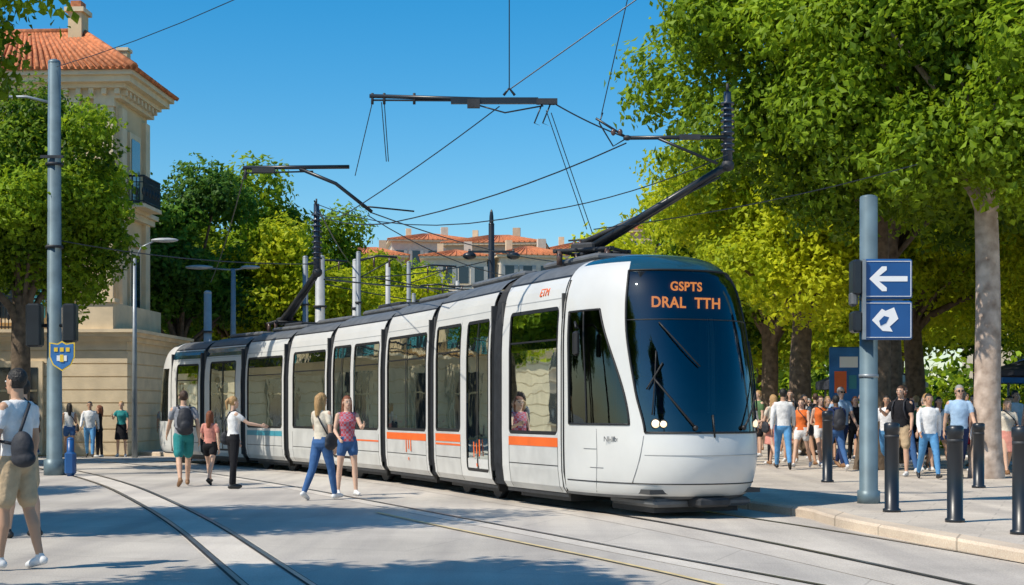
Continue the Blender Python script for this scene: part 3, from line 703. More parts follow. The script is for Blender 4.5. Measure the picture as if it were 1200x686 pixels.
dk=tree_data(41,11,3.4,(3.4,3.4,4.0),.3,'bark','leafC',26000,.21,(0,0),34)
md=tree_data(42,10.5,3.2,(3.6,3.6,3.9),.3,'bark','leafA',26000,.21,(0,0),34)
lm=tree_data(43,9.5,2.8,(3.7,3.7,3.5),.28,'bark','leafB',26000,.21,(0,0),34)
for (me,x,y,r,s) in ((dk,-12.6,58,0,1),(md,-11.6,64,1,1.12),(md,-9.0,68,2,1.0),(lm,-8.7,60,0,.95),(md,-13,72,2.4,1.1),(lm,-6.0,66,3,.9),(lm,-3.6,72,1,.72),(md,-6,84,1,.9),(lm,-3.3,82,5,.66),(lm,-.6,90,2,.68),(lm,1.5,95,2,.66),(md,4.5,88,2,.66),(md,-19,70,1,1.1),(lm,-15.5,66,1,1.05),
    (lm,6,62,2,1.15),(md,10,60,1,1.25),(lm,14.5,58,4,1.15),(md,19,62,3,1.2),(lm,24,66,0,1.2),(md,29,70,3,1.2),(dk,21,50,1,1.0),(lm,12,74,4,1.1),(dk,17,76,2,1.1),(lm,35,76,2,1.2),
    (md,-22,44,1,1),(lm,-26,50,2,1),(md,-19.5,37,3,.9),(dk,-31,56,4,1.1),(md,-24,33,1,.9),(dk,-19,30,1,.9)):  # this row: unseen trees, added to reflect green in the tram windows
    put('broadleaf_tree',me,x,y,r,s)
def mass(name,x0,x1,y0,y1,h,n,ls,leafk,seed,nb=60):
    rng=np.random.default_rng(seed); 
    m=nb; cx=rng.uniform(x0,x1,m); cy=rng.uniform(y0,y1,m); rr=rng.uniform(.35,.8,m)*min(h,5.5); czz=rng.uniform(.1,1,m)*h-rr*.6
    ci=rng.integers(0,m,n); D=rng.normal(size=(n,3)); D/=np.linalg.norm(D,axis=1)[:,None]; C=np.stack([cx,cy,czz],1)
    Pp=C[ci]+D*(rr[ci]*(.6+.5*rng.random(n)))[:,None]; Pp[:,2]=np.abs(Pp[:,2])
    A=rng.normal(size=(n,3)); A/=np.linalg.norm(A,axis=1)[:,None]; Bv=np.cross(D,A)
    V=np.stack([Pp-A*ls*.5,Pp+Bv*ls*.4,Pp+A*ls*.5,Pp-Bv*ls*.4],1).reshape(-1,3)
    me=bpy.data.meshes.new(name); me.from_pydata(V.tolist(),[],np.arange(n*4).reshape(-1,4).tolist()); me.materials.append(M[leafk])
    at=me.attributes.new('lv','FLOAT','FACE'); at.data.foreach_set('value',rng.random(n).astype(np.float32)); o=bpy.data.objects.new(name,me); scene.collection.objects.link(o)
mass('distant_trees',-70,-14,85,110,8,18000,.8,'leafC',1); mass('distant_trees',12,80,88,115,9,26000,.7,'leafA',2,90); mass('hedge',5,50,66,70,3.0,26000,.3,'leafA',3,120)
mass('distant_trees',-40,12,120,140,5,12000,.7,'leafC',5); mass('hedge',14,34,50,53,2.2,16000,.2,'leafB',8,70)

# ------------------------------------------------------------ left building
bd=empty('stone_corner_building',(-14,50,0)); BO=bd.location
A_=R(-3)
DV=3.4
def BT(u,v,z):
    c,s_=math.cos(A_),math.sin(A_); return Vector((-12.75+u*c-v*s_,49.5+u*s_+v*c,z))
def bbox(b,u0,u1,v0,v1,z0,z1,k):
    p=[BT(u,v,z) for z in (z0,z1) for (u,v) in ((u0,v0),(u1,v0),(u1,v1),(u0,v1))]
    i0=len(b.v); b.v+=[tuple(q) for q in p]
    for q in [(0,3,2,1),(4,5,6,7),(0,1,5,4),(1,2,6,5),(2,3,7,6),(3,0,4,7)]: b.f.append(tuple(i0+j for j in q)); b.m.append(b.mi(k)); b.sm.append(False)
b=MB()
bbox(b,-9,0,0,DV,3.9,12.0,'stone')
for u in (-.62,-1.75,-5.2,-8.6): bbox(b,u,u+.55,-.14,.1,4.7,11.2,'stone2')
for u in (-.62,-1.75,-5.2,-8.6): bbox(b,u-.06,u+.61,-.2,.1,11.2,11.45,'stone2'); bbox(b,u-.06,u+.61,-.2,.1,4.4,4.7,'stone2'); bbox(b,u-.03,u+.58,-.17,.1,11.0,11.06,'stone2')
for v in (.2,DV-.6): bbox(b,-.05,.14,v,v+.5,4.5,11.2,'stone2')
for (z0,z1,e) in ((7.75,7.95,.22),(7.95,8.1,.32),(11.45,11.75,.2),(11.75,11.9,.4),(11.9,12.1,.62),(12.1,12.25,.75),(6.9,7.0,.1)): bbox(b,-9-e,e,-e,DV+e,z0,z1,'stone2')
u=-9.2
while u<.4: bbox(b,u,u+.16,-.36,-.15,11.56,11.74,'stone2'); u+=.42
v=-.1
while v<DV: bbox(b,.15,.36,v,v+.16,11.56,11.74,'stone2'); v+=.42
b.build('walls',bd,BO)
b=MB()
bbox(b,-16,.95,-2.0,4,0,3.55,'stone')
z=.05
while z<3.3:
    bbox(b,-16.03,.98,-2.03,4.03,z,z+.37,'stone2'); z+=.405
for (z0,z1,e) in ((3.55,3.7,.15),(3.7,3.82,.32),(3.82,3.92,.42)): bbox(b,-16-e,.95+e,-2-e,4+e,z0,z1,'stone2')
b.build('ground_floor',bd,BO)
b=MB()
for u in (-2.4,-5.5,-8.6,-11.7):
    bbox(b,u-.75,u+.75,-2.13,-2.0,.05,2.95,'stone2'); bbox(b,u-.6,u+.6,-2.15,-2.0,.08,2.75,'wglass'); bbox(b,u-.03,u+.03,-2.18,-2.1,.08,2.75,'stone'); bbox(b,u-.6,u+.6,-2.18,-2.1,2.0,2.06,'stone')
    bbox(b,u-.12,u+.12,-2.22,-2.0,2.75,3.15,'stone2')
for u in (-3.3,-7.0):
    for (z0,z1) in ((4.4,6.6),(8.5,10.6)):
        bbox(b,u-.7,u+.7,-.12,.1,z0-.15,z1+.25,'stone2'); bbox(b,u-.5,u+.5,-.14,.1,z0,z1,'wglass')
        for s_ in (-1,1):
            a=u+s_*.52 if s_>0 else u-.52-.5
            bbox(b,a,a+.5,-.20,-.12,z0,z1,'shut')
            zz=z0+.08
            while zz<z1-.08: bbox(b,a+.05,a+.45,-.215,-.2,zz,zz+.03,'shut'); zz+=.09
        bbox(b,u-.85,u+.85,-.3,.1,z1+.3,z1+.42,'stone2'); bbox(b,u-.02,u+.02,-.16,-.1,z0,z1,'signwhite'); bbox(b,u-.5,u+.5,-.16,-.1,z0+1.4,z0+1.44,'signwhite')
for (z0,z1) in ((4.4,6.6),(8.3,10.4)): bbox(b,-.05,.10,1.15,2.35,z0-.15,z1+.2,'stone2'); bbox(b,-.05,.12,1.3,2.2,z0,z1,'wglass')
b.build('windows',bd,BO)
b=MB()
def rail(u0,v0,u1,v1,z,h_):
    n=int(math.hypot(u1-u0,v1-v0)/.11); 
    b.tube([BT(u0,v0,z+h_),BT(u1,v1,z+h_)],.035,'blackp',6); b.tube([BT(u0,v0,z+.08),BT(u1,v1,z+.08)],.025,'blackp',6); b.tube([BT(u0,v0,z+h_*.78),BT(u1,v1,z+h_*.78)],.018,'blackp',5)
    for i in range(n+1):
        t=i/n; p=(u0+(u1-u0)*t,v0+(v1-v0)*t); b.tube([BT(*p,z),BT(*p,z+h_)],.016,'blackp',4,False)
        if i%3==0: b.ell(BT(*p,z+h_*.45),(.06,.03,.15),'blackp',6,4)
rail(-16,-2.1,-1.4,-2.1,3.92,.95)
rail(.05,.8,.65,.8,8.2,.9); rail(.65,.8,.65,2.7,8.2,.9); 
b.build('balcony_railings',bd,BO)
b=MB()
bbox(b,.0,.7,.75,2.75,8.08,8.2,'stone2')
bbox(b,-1.35,.6,-2.25,-1.85,3.92,4.75,'stone2'); bbox(b,-1.42,.67,-2.32,-1.8,4.75,4.87,'stone2'); bbox(b,.2,.6,-1.85,3,3.92,4.75,'stone2')
b.build('parapet',bd,BO)
b=MB()
e=.85; z0=12.25; z1=14.0
rp=[BT(-9-e,-e,z0),BT(e,-e,z0),BT(e,DV+e,z0),BT(-9-e,DV+e,z0),BT(-7.4,DV/2,z1),BT(-1.7,DV/2,z1)]
for q in ((0,1,5,4),(1,2,5),(2,3,4,5),(3,0,4)): b.face([rp[i] for i in q],'tile')
def rolls(a,c,t0,t1,n):
    for i in range(n+1):
        t=i/n; p=a+(c-a)*t; q=t0+(t1-t0)*t; b.tube([p+Vector((0,0,.03)),q+Vector((0,0,.03))],.075,'tile',6)
rolls(rp[0],rp[1],rp[4],rp[5],48); rolls(rp[1],rp[2],rp[5],rp[5],22)
b.tube([rp[1]+Vector((0,0,.05)),rp[5]+Vector((0,0,.05))],.13,'tile',8); b.tube([rp[0]+Vector((0,0,.05)),rp[4]+Vector((0,0,.05))],.13,'tile',8); b.tube([rp[4]+Vector((0,0,.05)),rp[5]+Vector((0,0,.05))],.13,'tile',8)
b.build('tile_roof',bd,BO)
b=MB(); bbox(b,-2.0,-1.55,1.2,1.9,12.8,14.6,'stone'); bbox(b,-2.1,-1.45,1.1,2.0,14.6,14.75,'stone2'); bbox(b,-1.95,-1.6,1.3,1.8,14.75,15.0,'tile'); 
bbox(b,-.2,.1,.8,1.2,12.4,13.2,'stone'); bbox(b,-.25,.15,.75,1.25,13.2,13.3,'stone2')
b.build('chimneys',bd,BO)

def bldg(x,y,wd,dp,hh,rz,fk,floors,cols,hip=1.6,name='tiled_roof_building'):
    e=empty(name,(x,y,0)); M4=Matrix.Translation((x,y,0))@Matrix.Rotation(rz,4,'Z'); b=MB()
    b.box((0,0,hh/2),(wd,dp,hh),fk,M4=M4); b.box((0,0,hh+.1),(wd+.8,dp+.8,.25),'stone2',M4=M4)
    fh=hh/floors
    for f in range(floors):
        for c in range(cols):
            xx=-wd/2+wd*(c+.5)/cols; zz=fh*(f+.5)
            b.box((xx,-dp/2-.02,zz),(.9,.1,fh*.5),'wglass',M4=M4)
            if (c+f)%3: b.box((xx-.62,-dp/2-.05,zz),(.36,.1,fh*.52),'greysh',M4=M4); b.box((xx+.62,-dp/2-.05,zz),(.36,.1,fh*.52),'greysh',M4=M4)
            b.box((xx,-dp/2-.06,zz-fh*.28),(1.2,.16,.08),'stone2',M4=M4)
        b.box((0,-dp/2-.03,fh*f+.05),(wd+.05,.12,.1),'stone2',M4=M4)
    b.build('walls',e,(x,y,0))
    b=MB(); z0=hh+.22; a=wd/2+.5; c=dp/2+.5
    P=[M4@Vector(q) for q in ((-a,-c,z0),(a,-c,z0),(a,c,z0),(-a,c,z0),(-a+c*.8,0,z0+hip),(a-c*.8,0,z0+hip))]
    for q in ((0,1,5,4),(1,2,5),(2,3,4,5),(3,0,4)): b.face([P[i] for i in q],'tile')
    n=int(wd/.5)
    for i in range(n+1):
        t=i/n; b.tube([P[0]+(P[1]-P[0])*t+Vector((0,0,.02)),P[4]+(P[5]-P[4])*t+Vector((0,0,.02))],.08,'tile',5)
    b.box((wd*.2,0,z0+hip+.2),(.8,.6,1.2),fk,M4=M4); b.box((-wd*.25,.5,z0+hip),(.6,.5,1.3),'stone2',M4=M4)
    b.build('tile_roof',e,(x,y,0))
bldg(-9.5,175,9,10,20.0,R(8),'fac2',5,5,1.2); bldg(-1.5,165,10,10,18.6,R(-5),'fac1',5,6,1.3); bldg(7.5,170,8,9,18.4,R(3),'fac2',5,5,1.3); bldg(-15.5,165,8,8,17.4,R(4),'fac1',5,5,1.2); bldg(-5.5,150,6,8,15.8,R(2),'fac2',5,4,1.0)
bldg(1.5,150,7,8,15.9,R(12),'fac2',5,4,1.2); bldg(9.3,155,6,8,17.0,R(-4),'fac2',5,4,1.2); bldg(15.5,165,9,10,20.0,R(-8),'fac1',5,6,1.4); bldg(24,150,12,10,17,R(-8),'fac2',5,7); bldg(-21,92,9,9,7.4,R(5),'fac2',2,5); bldg(-34,98,12,9,9,R(-6),'fac1',3,6)
bldg(45,110,24,12,13,R(-14),'fac2',4,10); bldg(-46,70,16,12,12,R(20),'fac1',4,7)

def kiosk(x,y,wd,hh,k,name='market_stall'):
    b=MB(); 
    for sx in (-1,1):
        for sy in (-.8,.8): b.tube([(x+sx*wd/2,y+sy,.12),(x+sx*wd/2,y+sy,hh)],.04,'steel',6)
    b.box((x,y,.65),(wd*.95,1.3,.9),'fac2',bev=.03)
    for i in range(int(wd/.35)): b.box((x-wd/2+.2+i*.35,y-.2,1.2),(.26,.5,.2),random.choice(['orange','signblue','yellow','shut','signwhite','seat']),bev=.03)
    a=wd/2+.3
    top=(x,y,hh+.8); c=[(x-a,y-1.2,hh),(x+a,y-1.2,hh),(x+a,y+1.2,hh),(x-a,y+1.2,hh)]
    for i in range(4): b.face([c[i],c[(i+1)%4],top],k); p,q=c[i],c[(i+1)%4]; b.face([p,q,(q[0],q[1],hh-.3),(p[0],p[1],hh-.3)],k)
    b.build(name,None,(x,y,.12))
def parasol(x,y,k,hh=2.6,r=1.5):
    b=MB(); b.tube([(x,y,.12),(x,y,hh)],.03,'steel',6); b.tube([(x,y,.12),(x,y,.2)],.3,'dark',12)
    for i in range(8):
        a0,a1=i*math.pi/4,(i+1)*math.pi/4
        p=(x+r*math.cos(a0),y+r*math.sin(a0),hh-.35); q=(x+r*math.cos(a1),y+r*math.sin(a1),hh-.35); b.face([p,q,(x,y,hh+.12)],k); b.face([p,q,(q[0],q[1],hh-.5),(p[0],p[1],hh-.5)],k)
    b.build('parasol',None,(x,y,.12))
kiosk(17.5,50,3.2,2.6,'canvas2'); kiosk(13.5,58,3,2.5,'canvas'); kiosk(22,56,3,2.6,'canvas2')
parasol(15.2,44,'canvas',2.9,1.7); parasol(18.5,46,'canvas',2.8,1.6); parasol(12.6,52,'fac2',2.7); parasol(20.5,43,'signwhite',2.7)
def poster(x,y,wd,z0,z1,name='poster_stand',k='signblue'):
    b=MB(); b.box((x,y,(z0+z1)/2),(wd,.12,z1-z0),k,bev=.03); 
    for s_ in (-1,1): b.tube([(x+s_*wd*.4,y,.12),(x+s_*wd*.4,y,z0+.1)],.04,'steel',6)
    b.box((x-wd*.15,y-.07,z0+(z1-z0)*.35),(wd*.4,.01,(z1-z0)*.4),'orange'); b.box((x+wd*.12,y-.074,z0+(z1-z0)*.72),(wd*.6,.01,(z1-z0)*.2),'signwhite'); b.box((x+wd*.25,y-.078,z0+(z1-z0)*.35),(wd*.25,.01,(z1-z0)*.25),'shut')
    b.build(name,None,(x,y,.12))
poster(9.85,45.5,.9,1.7,3.3,k='canvas2'); poster(8.9,47.5,.6,1.2,2.6,k='signblue'); poster(14.2,46,.5,3.2,4.1,k='canvas2'); poster(12.0,49,.8,1.0,3.0)

# ------------------------------------------------------------ people
SK=[(.58,.36,.25),(.48,.28,.18),(.62,.40,.29),(.16,.085,.05)]
for i,c in enumerate(SK): M['skin%d'%i]=mat('skin_tone_%d'%i,c,.5,spec=.3,var=.05)
def cloth(k,c,**kw): M[k]=mat('cloth_'+k,c,.85,var=.15,vs=9,bump=.9,bs=11,spec=.15,**kw); return k
for k,c in dict(c_white=(.70,.70,.70),c_grey=(.26,.27,.30),c_black=(.015,.015,.018),c_navy=(.02,.035,.10),c_jean=(.05,.12,.28),c_ljean=(.10,.28,.52),c_teal=(.03,.22,.22),c_beige=(.48,.36,.23),c_pink=(.62,.27,.22),c_orange=(.70,.16,.04),c_red=(.50,.03,.04),c_ltblue=(.35,.5,.68),c_cream=(.62,.56,.46),c_green=(.10,.18,.08),c_brown=(.12,.06,.03),c_yel=(.7,.5,.08)).items(): cloth(k,c)
M['h_black']=mat('hair_black',(.012,.01,.009),.5,bump=.8,bs=60); M['h_brown']=mat('hair_brown',(.06,.028,.014),.5,bump=.8,bs=60); M['h_blond']=mat('hair_blond',(.42,.25,.10),.5,bump=.8,bs=60); M['h_red']=mat('hair_auburn',(.20,.06,.02),.5,bump=.8,bs=60); M['h_grey']=mat('hair_grey',(.3,.3,.29),.5,bump=.8,bs=60)
M['eye']=mat('eye_dark',(.015,.012,.01),.2); M['lip']=mat('lips',(.35,.12,.10),.5); M['bag']=mat('bag_fabric',(.02,.022,.03),.7,bump=.5,bs=15); M['shoeW']=mat('shoe_white',(.65,.65,.65),.6); M['shoeB']=mat('shoe_black',(.02,.02,.02),.5); M['shoeT']=mat('shoe_tan',(.25,.13,.06),.6)
m,N,L,B=newmat('cloth_checked_red'); tc=N.new('ShaderNodeTexCoord'); ck=N.new('ShaderNodeTexChecker'); ck.inputs['Scale'].default_value=24
ck.inputs['Color1'].default_value=(.45,.06,.08,1); ck.inputs['Color2'].default_value=(.35,.22,.30,1); L.new(tc.outputs['Object'],ck.inputs['Vector']); L.new(ck.outputs['Color'],B.inputs['Base Color']); B.inputs['Roughness'].default_value=.9; M['c_check']=m

class Fig:
    def __init__(s): s.b=MB(); s.pr=[]
    def caps(s,pts,rad,lab,n=12):
        pts=[Vector(p) for p in pts]
        d0=(pts[0]-pts[1]).normalized(); d1=(pts[-1]-pts[-2]).normalized()
        P=[pts[0]+d0*rad[0]*.9,pts[0]+d0*rad[0]*.5]+pts+[pts[-1]+d1*rad[-1]*.5,pts[-1]+d1*rad[-1]*.9]
        Rr=[rad[0]*.3,rad[0]*.82]+list(rad)+[rad[-1]*.82,rad[-1]*.3]
        s.b.tube(P,Rr,'eye',n)
        for i in range(len(pts)-1): s.pr.append(('c',np.array(pts[i]),np.array(pts[i+1]),rad[i],rad[i+1],lab))
    def stack(s,rows,lab,n=20,cx=0,cy=0):
        b=s.b; b0=len(b.v)
        for (z,rx,ry,yo) in rows:
            for j in range(n):
                t=2*math.pi*j/n; b.v.append((cx+rx*math.cos(t),cy+yo+ry*math.sin(t),z))
        for i in range(len(rows)-1):
            for j in range(n): b.f.append((b0+i*n+j,b0+i*n+(j+1)%n,b0+(i+1)*n+(j+1)%n,b0+(i+1)*n+j)); b.m.append(0); b.sm.append(True)
        b.f.append(tuple(b0+n-1-j for j in range(n))); b.m.append(0); b.sm.append(True)
        e=b0+(len(rows)-1)*n; b.f.append(tuple(e+j for j in range(n))); b.m.append(0); b.sm.append(True)
        s.pr.append(('s',np.array(rows),lab))
    def ell(s,c,r,lab,rot=None):
        if not s.b.mats: s.b.mi('eye')
        s.b.ell(c,r,'eye',14,10,rot); s.pr.append(('e',np.array(c),np.array(r),lab))
    def dist(s,P):
        out=[];labs=[]
        for p in s.pr:
            if p[0]=='c':
                a,b_,r0,r1,l=p[1:]; ab=b_-a; t=np.clip(((P-a)@ab)/max(ab@ab,1e-9),0,1); d=np.linalg.norm(P-(a+t[:,None]*ab),axis=1)-(r0+(r1-r0)*t)
            elif p[0]=='e':
                c,r,l=p[1:]; d=(np.linalg.norm((P-c)/r,axis=1)-1)*r.min()
            else:
                rows,l=p[1:]; z=P[:,2]; rx=np.interp(z,rows[:,0],rows[:,1]); ry=np.interp(z,rows[:,0],rows[:,2]); yo=np.interp(z,rows[:,0],rows[:,3])
                d=(np.sqrt((P[:,0]/rx)**2+((P[:,1]-yo)/ry)**2)-1)*np.minimum(rx,ry)
                ex=np.maximum(rows[0,0]-z,0)+np.maximum(z-rows[-1,0],0); d=np.where(ex>0,np.maximum(d,0)+ex*1.2+.004,d)
            out.append(d); labs.append(l)
        return np.array(out),labs
def person_mesh(name,H=1.75,fem=False,legs=((20,5,2),(-15,20,2)),arms=((15,8,20),(-15,8,15)),top='c_white',bottom='c_jean',bstyle='pants',sleeve='short',hair='h_brown',hstyle='short',skin=0,shoe='shoeW',bag=None,vox=.016,headyaw=0,bellyb=1.0,glasses=False):
    f=Fig(); f.b.mi('eye'); sh=.165 if fem else .188; hw=.088
    low=[]; sk='skin%d'%skin; post=MB()
    for side,(hp,kn,ou) in zip((-1,1),legs):
        h0=Vector((side*hw,0,.93)); a=R(hp); d=Vector((side*math.sin(R(ou)),math.sin(a),-math.cos(a))).normalized(); k=h0+d*.43
        a2=R(hp-kn); d2=Vector((side*math.sin(R(ou))*.5,math.sin(a2),-math.cos(a2))).normalized(); an=k+d2*.41
        lr=.92 if fem else 1
        if bstyle=='pants':
            f.caps([h0,h0+d*.2,k],[.098,.088,.066],'bot'); f.caps([k,k+d2*.14,an-d2*.02],[.066,.062,.048],'bot'); f.caps([an-d2*.05,an],[.034,.034],'skin')
        else:
            f.caps([h0,h0+d*.22,k],[.088*lr,.076*lr,.053*lr],'skin'); f.caps([k,k+d2*.13-Vector((0,.012,0)),k+d2*.3,an],[.053*lr,.056*lr,.042*lr,.034],'skin')
            if bstyle=='shorts': f.caps([h0,h0+d*.16,h0+d*.33],[.103,.100,.092],'bot')
            if bstyle=='short_shorts': f.caps([h0,h0+d*.10,h0+d*.17],[.100,.096,.092],'bot')
        fa=a2*.8 if a2<-.15 else max(a2,0)*.6
        fd=Vector((side*.12,math.cos(fa),math.sin(fa))).normalized(); up=Vector((0,-math.sin(fa),math.cos(fa)))
        heel=an-up*.052-fd*.035; toe=an-up*.062+fd*.15
        f.caps([heel,(heel+toe)/2+up*.008,toe],[.040,.043,.032],'shoe'); f.caps([an-up*.01,heel+fd*.06],[.040,.042],'shoe')
        low+= [(heel-up*.04).z,(toe-up*.032).z]
    w_=(1.04 if fem else 1)
    f.stack([(.83,.10,.08,0),(.87,.150*w_,.11,-.005),(.94,.172*w_,.125,-.01),(1.0,.160*w_,.112,0),(1.04,.150*w_,.105,0)],'bot')
    if fem: rows=[(.955,.165,.117,0),(1.0,.160,.113,0),(1.10,.132,.098,0),(1.22,.142,.108,.008),(1.30,.152,.128,.018),(1.37,.155,.108,.005),(1.43,.145,.085,-.005),(1.465,.085,.068,-.01)]
    else: rows=[(.945,.172,.125*bellyb,0),(1.0,.168,.122*bellyb,0),(1.10,.158,.115*bellyb,.004),(1.22,.170,.122,.006),(1.32,.182,.127,.006),(1.40,.180,.108,0),(1.45,.150,.085,-.005),(1.475,.090,.070,-.01)]
    f.stack(rows,'top')
    if bstyle=='skirt': f.stack([(.55,.215,.20,0),(.7,.20,.175,0),(.9,.178,.135,0),(1.03,.150,.108,0)],'bot')
    if bstyle=='dress': f.stack([(.55,.215,.20,0),(.7,.20,.175,0),(.9,.178,.135,0),(1.1,.140,.105,0)],'top')
    f.stack([(1.44,.06,.058,-.008),(1.49,.055,.055,-.005),(1.58,.052,.056,.0)],'skin')
    for side,(pt,ou,el) in zip((-1,1),arms):
        s0=Vector((side*sh,-.005,1.415)); a=R(pt); o=R(ou); d=Vector((side*math.sin(o),math.cos(o)*math.sin(a),-math.cos(o)*math.cos(a))); e=s0+d*.285
        a2=R(pt+el); o2=R(ou*.2-8 if el>40 else ou*.5); d2=Vector((side*math.sin(o2),math.cos(o2)*math.sin(a2),-math.cos(o2)*math.cos(a2))); wr=e+d2*.245
        g=.88 if fem else 1
        f.caps([s0,s0+d*.12,e],[.050*g,.046*g,.038*g],'skin'); f.caps([e,e+d2*.08,wr],[.039*g,.038*g,.026*g],'skin')
        if sleeve=='short': f.caps([s0-Vector((side*.03,0,-.0)),s0+d*.08,s0+d*.15],[.064*g,.061*g,.058*g],'top')
        elif sleeve=='long': f.caps([s0-Vector((side*.03,0,0)),s0+d*.1,e],[.062*g,.057*g,.050*g],'top'); f.caps([e,e+d2*.1,wr-d2*.01],[.050*g,.046*g,.036*g],'top')
        elif sleeve=='none': f.caps([s0-Vector((side*.05,0,-.01)),s0-Vector((side*.02,0,-.01))],[.045*g,.045*g],'top')
        pn=Vector((side,0,0)); pn=(pn-d2*pn.dot(d2)).normalized(); wd=d2.cross(pn).normalized()
        if wd.y<0: wd=-wd
        pc=wr+d2*.05; rot=Matrix((pn,wd,d2)).transposed()
        f.ell(tuple(pc),(.017,.040*g,.055),'skin',rot); f.pr[-1]=('e',np.array(pc),np.array((.045,.045,.05)),'skin')
        for q,(off,ln) in enumerate(((.029,.066),(.010,.076),(-.010,.070),(-.028,.056))):
            b0=wr+d2*.085+wd*off*g; m1=b0+d2*ln*.5-pn*.008; t1=m1+(d2*.85-pn*.5).normalized()*ln*.5; post.tube([b0-d2*.02,b0,m1,t1],[.0095,.0095,.0088,.0065],sk,6)
        tb=wr+d2*.025+wd*.028*g; tm=tb+(d2*.7+wd*.65-pn*.2).normalized()*.038; tt=tm+(d2*.95+wd*.15-pn*.25).normalized()*.03; post.tube([tb-wd*.01,tb,tm,tt],[.012,.0125,.0105,.0075],sk,6)
    hc=Vector((0,.012,1.635)); Ry=Matrix.Rotation(R(headyaw),3,'Z')
    Hh=lambda x,y,z: hc+Ry@Vector((x,y,z))
    f.ell(tuple(Hh(0,-.005,.018)),(.074,.090,.097),'head',Ry); f.ell(tuple(Hh(0,.022,-.045)),(.053,.060,.068),'head',Ry)
    f.ell(tuple(Hh(0,.088,-.012)),(.012,.018,.020),'head',Ry); f.ell(tuple(Hh(0,.080,-.052)),(.024,.014,.018),'head',Ry); f.ell(tuple(Hh(0,.068,-.092)),(.022,.018,.016),'head',Ry)
    f.ell(tuple(Hh(0,-.018,.034)),(.083,.094,.094),'head',Ry)
    for sx in (-1,1):
        post.ell(tuple(Hh(sx*.079,-.002,-.008)),(.010,.018,.029),sk,8,6,Ry)
        post.ell(tuple(Hh(sx*.029,.077,.006)),(.014,.010,.008),'signwhite',8,6,Ry); post.ell(tuple(Hh(sx*.029,.084,.006)),(.007,.006,.0075),'eye',8,6,Ry)
        post.ell(tuple(Hh(sx*.029,.082,.026)),(.019,.008,.004),hair,8,4,Ry)
        if glasses: post.ell(tuple(Hh(sx*.032,.090,.004)),(.027,.007,.020),'eye',10,6,Ry); post.tube([Hh(sx*.056,.078,.008),Hh(sx*.082,.0,.01)],.003,'eye',4)
    post.ell(tuple(Hh(0,.090,-.050)),(.023,.007,.007),'lip',10,5,Ry)
    if hstyle=='long':
        f.caps([Hh(0,-.075,.03),Hh(0,-.095,-.08),Hh(0,-.105,-.24)],[.075,.068,.045],'hair'); f.caps([Hh(-.062,-.03,.02),Hh(-.07,-.035,-.16)],[.034,.028],'hair'); f.caps([Hh(.062,-.03,.02),Hh(.07,-.035,-.16)],[.034,.028],'hair')
    if hstyle=='pony': f.caps([Hh(0,-.10,.06),Hh(0,-.145,.02),Hh(0,-.135,-.13)],[.035,.034,.018],'hair')
    if hstyle=='bun': f.ell(tuple(Hh(0,-.09,.09)),(.045,.042,.042),'hair')
    if bag=='backpack':
        f.ell((0,-.20,1.20),(.155,.10,.22),'bag'); f.ell((0,-.19,1.05),(.15,.10,.10),'bag'); f.ell((0,-.18,1.36),(.12,.08,.09),'bag'); f.ell((0,-.28,1.12),(.10,.05,.10),'bag')
        for sx in (-1,1): post.tube([(sx*.10,-.12,1.44),(sx*.105,-.02,1.492),(sx*.11,.10,1.43),(sx*.125,.146,1.3),(sx*.15,.08,1.12),(sx*.13,-.12,1.05)],.016,'bag',6)
    if bag=='hip':
        f.ell((-.20,-.20,1.06),(.075,.11,.15),'bag'); f.ell((-.20,-.21,.97),(.075,.12,.08),'bag')
        post.tube([(-.19,-.16,1.18),(-.10,-.145,1.30),(.04,-.10,1.44),(.10,.0,1.492),(.06,.10,1.43),(-.10,.145,1.25),(-.185,.06,1.12),(-.21,-.10,1.10)],.015,'bag',6)
    if bag in('shoulder','shoulderR'):
        sx=-1 if bag=='shoulder' else 1
        f.ell((sx*.235,-.03,.98),(.060,.14,.125),'bag'); f.ell((sx*.235,-.03,.91),(.06,.15,.09),'bag')
        post.tube([(sx*.21,.02,1.08),(sx*.14,.125,1.25),(-sx*.04,.10,1.44),(-sx*.09,.0,1.487),(-sx*.05,-.09,1.45),(sx*.10,-.135,1.28),(sx*.20,-.08,1.08)],.013,'bag',6)
    me=bpy.data.meshes.new('raw'); me.from_pydata(f.b.v,[],f.b.f); ob=bpy.data.objects.new('raw',me); scene.collection.objects.link(ob)
    md_=ob.modifiers.new('r','REMESH'); md_.mode='VOXEL'; md_.voxel_size=vox; sm_=ob.modifiers.new('s','SMOOTH'); sm_.iterations=2; sm_.factor=.5
    dg=bpy.context.evaluated_depsgraph_get(); dg.update(); m2=bpy.data.meshes.new_from_object(ob.evaluated_get(dg)); bpy.data.objects.remove(ob); bpy.data.meshes.remove(me)
    nv=len(m2.vertices); co=np.empty(nv*3); m2.vertices.foreach_get('co',co); co=co.reshape(-1,3)
    nf=len(m2.polygons); cen=np.empty(nf*3); m2.polygons.foreach_get('center',cen); cen=cen.reshape(-1,3)
    D,labs=f.dist(cen); ix=D.argmin(0); lab=np.array(labs,dtype=object)[ix]
    rel=(cen-np.array(hc))@np.array(Ry)
    isH=(lab=='head'); hairm=isH&((rel[:,2]>.062)|((rel[:,1]<.012)&(rel[:,2]>-.055))|((np.abs(rel[:,0])>.062)&(rel[:,2]>.03)&(rel[:,1]<.05)))
    lab[isH]='skin'; lab[hairm]='hair'
    km={'skin':sk,'top':top,'bot':bottom,'shoe':shoe,'hair':hair,'bag':'bag'}
    faces=[tuple(p.vertices) for p in m2.polygons]; bpy.data.meshes.remove(m2)
    fin=MB(); fin.v=[tuple(v) for v in co]; fin.f=faces; fin.m=[fin.mi(km[l]) for l in lab]; fin.sm=[True]*nf
    o0=len(fin.v); fin.v+=post.v
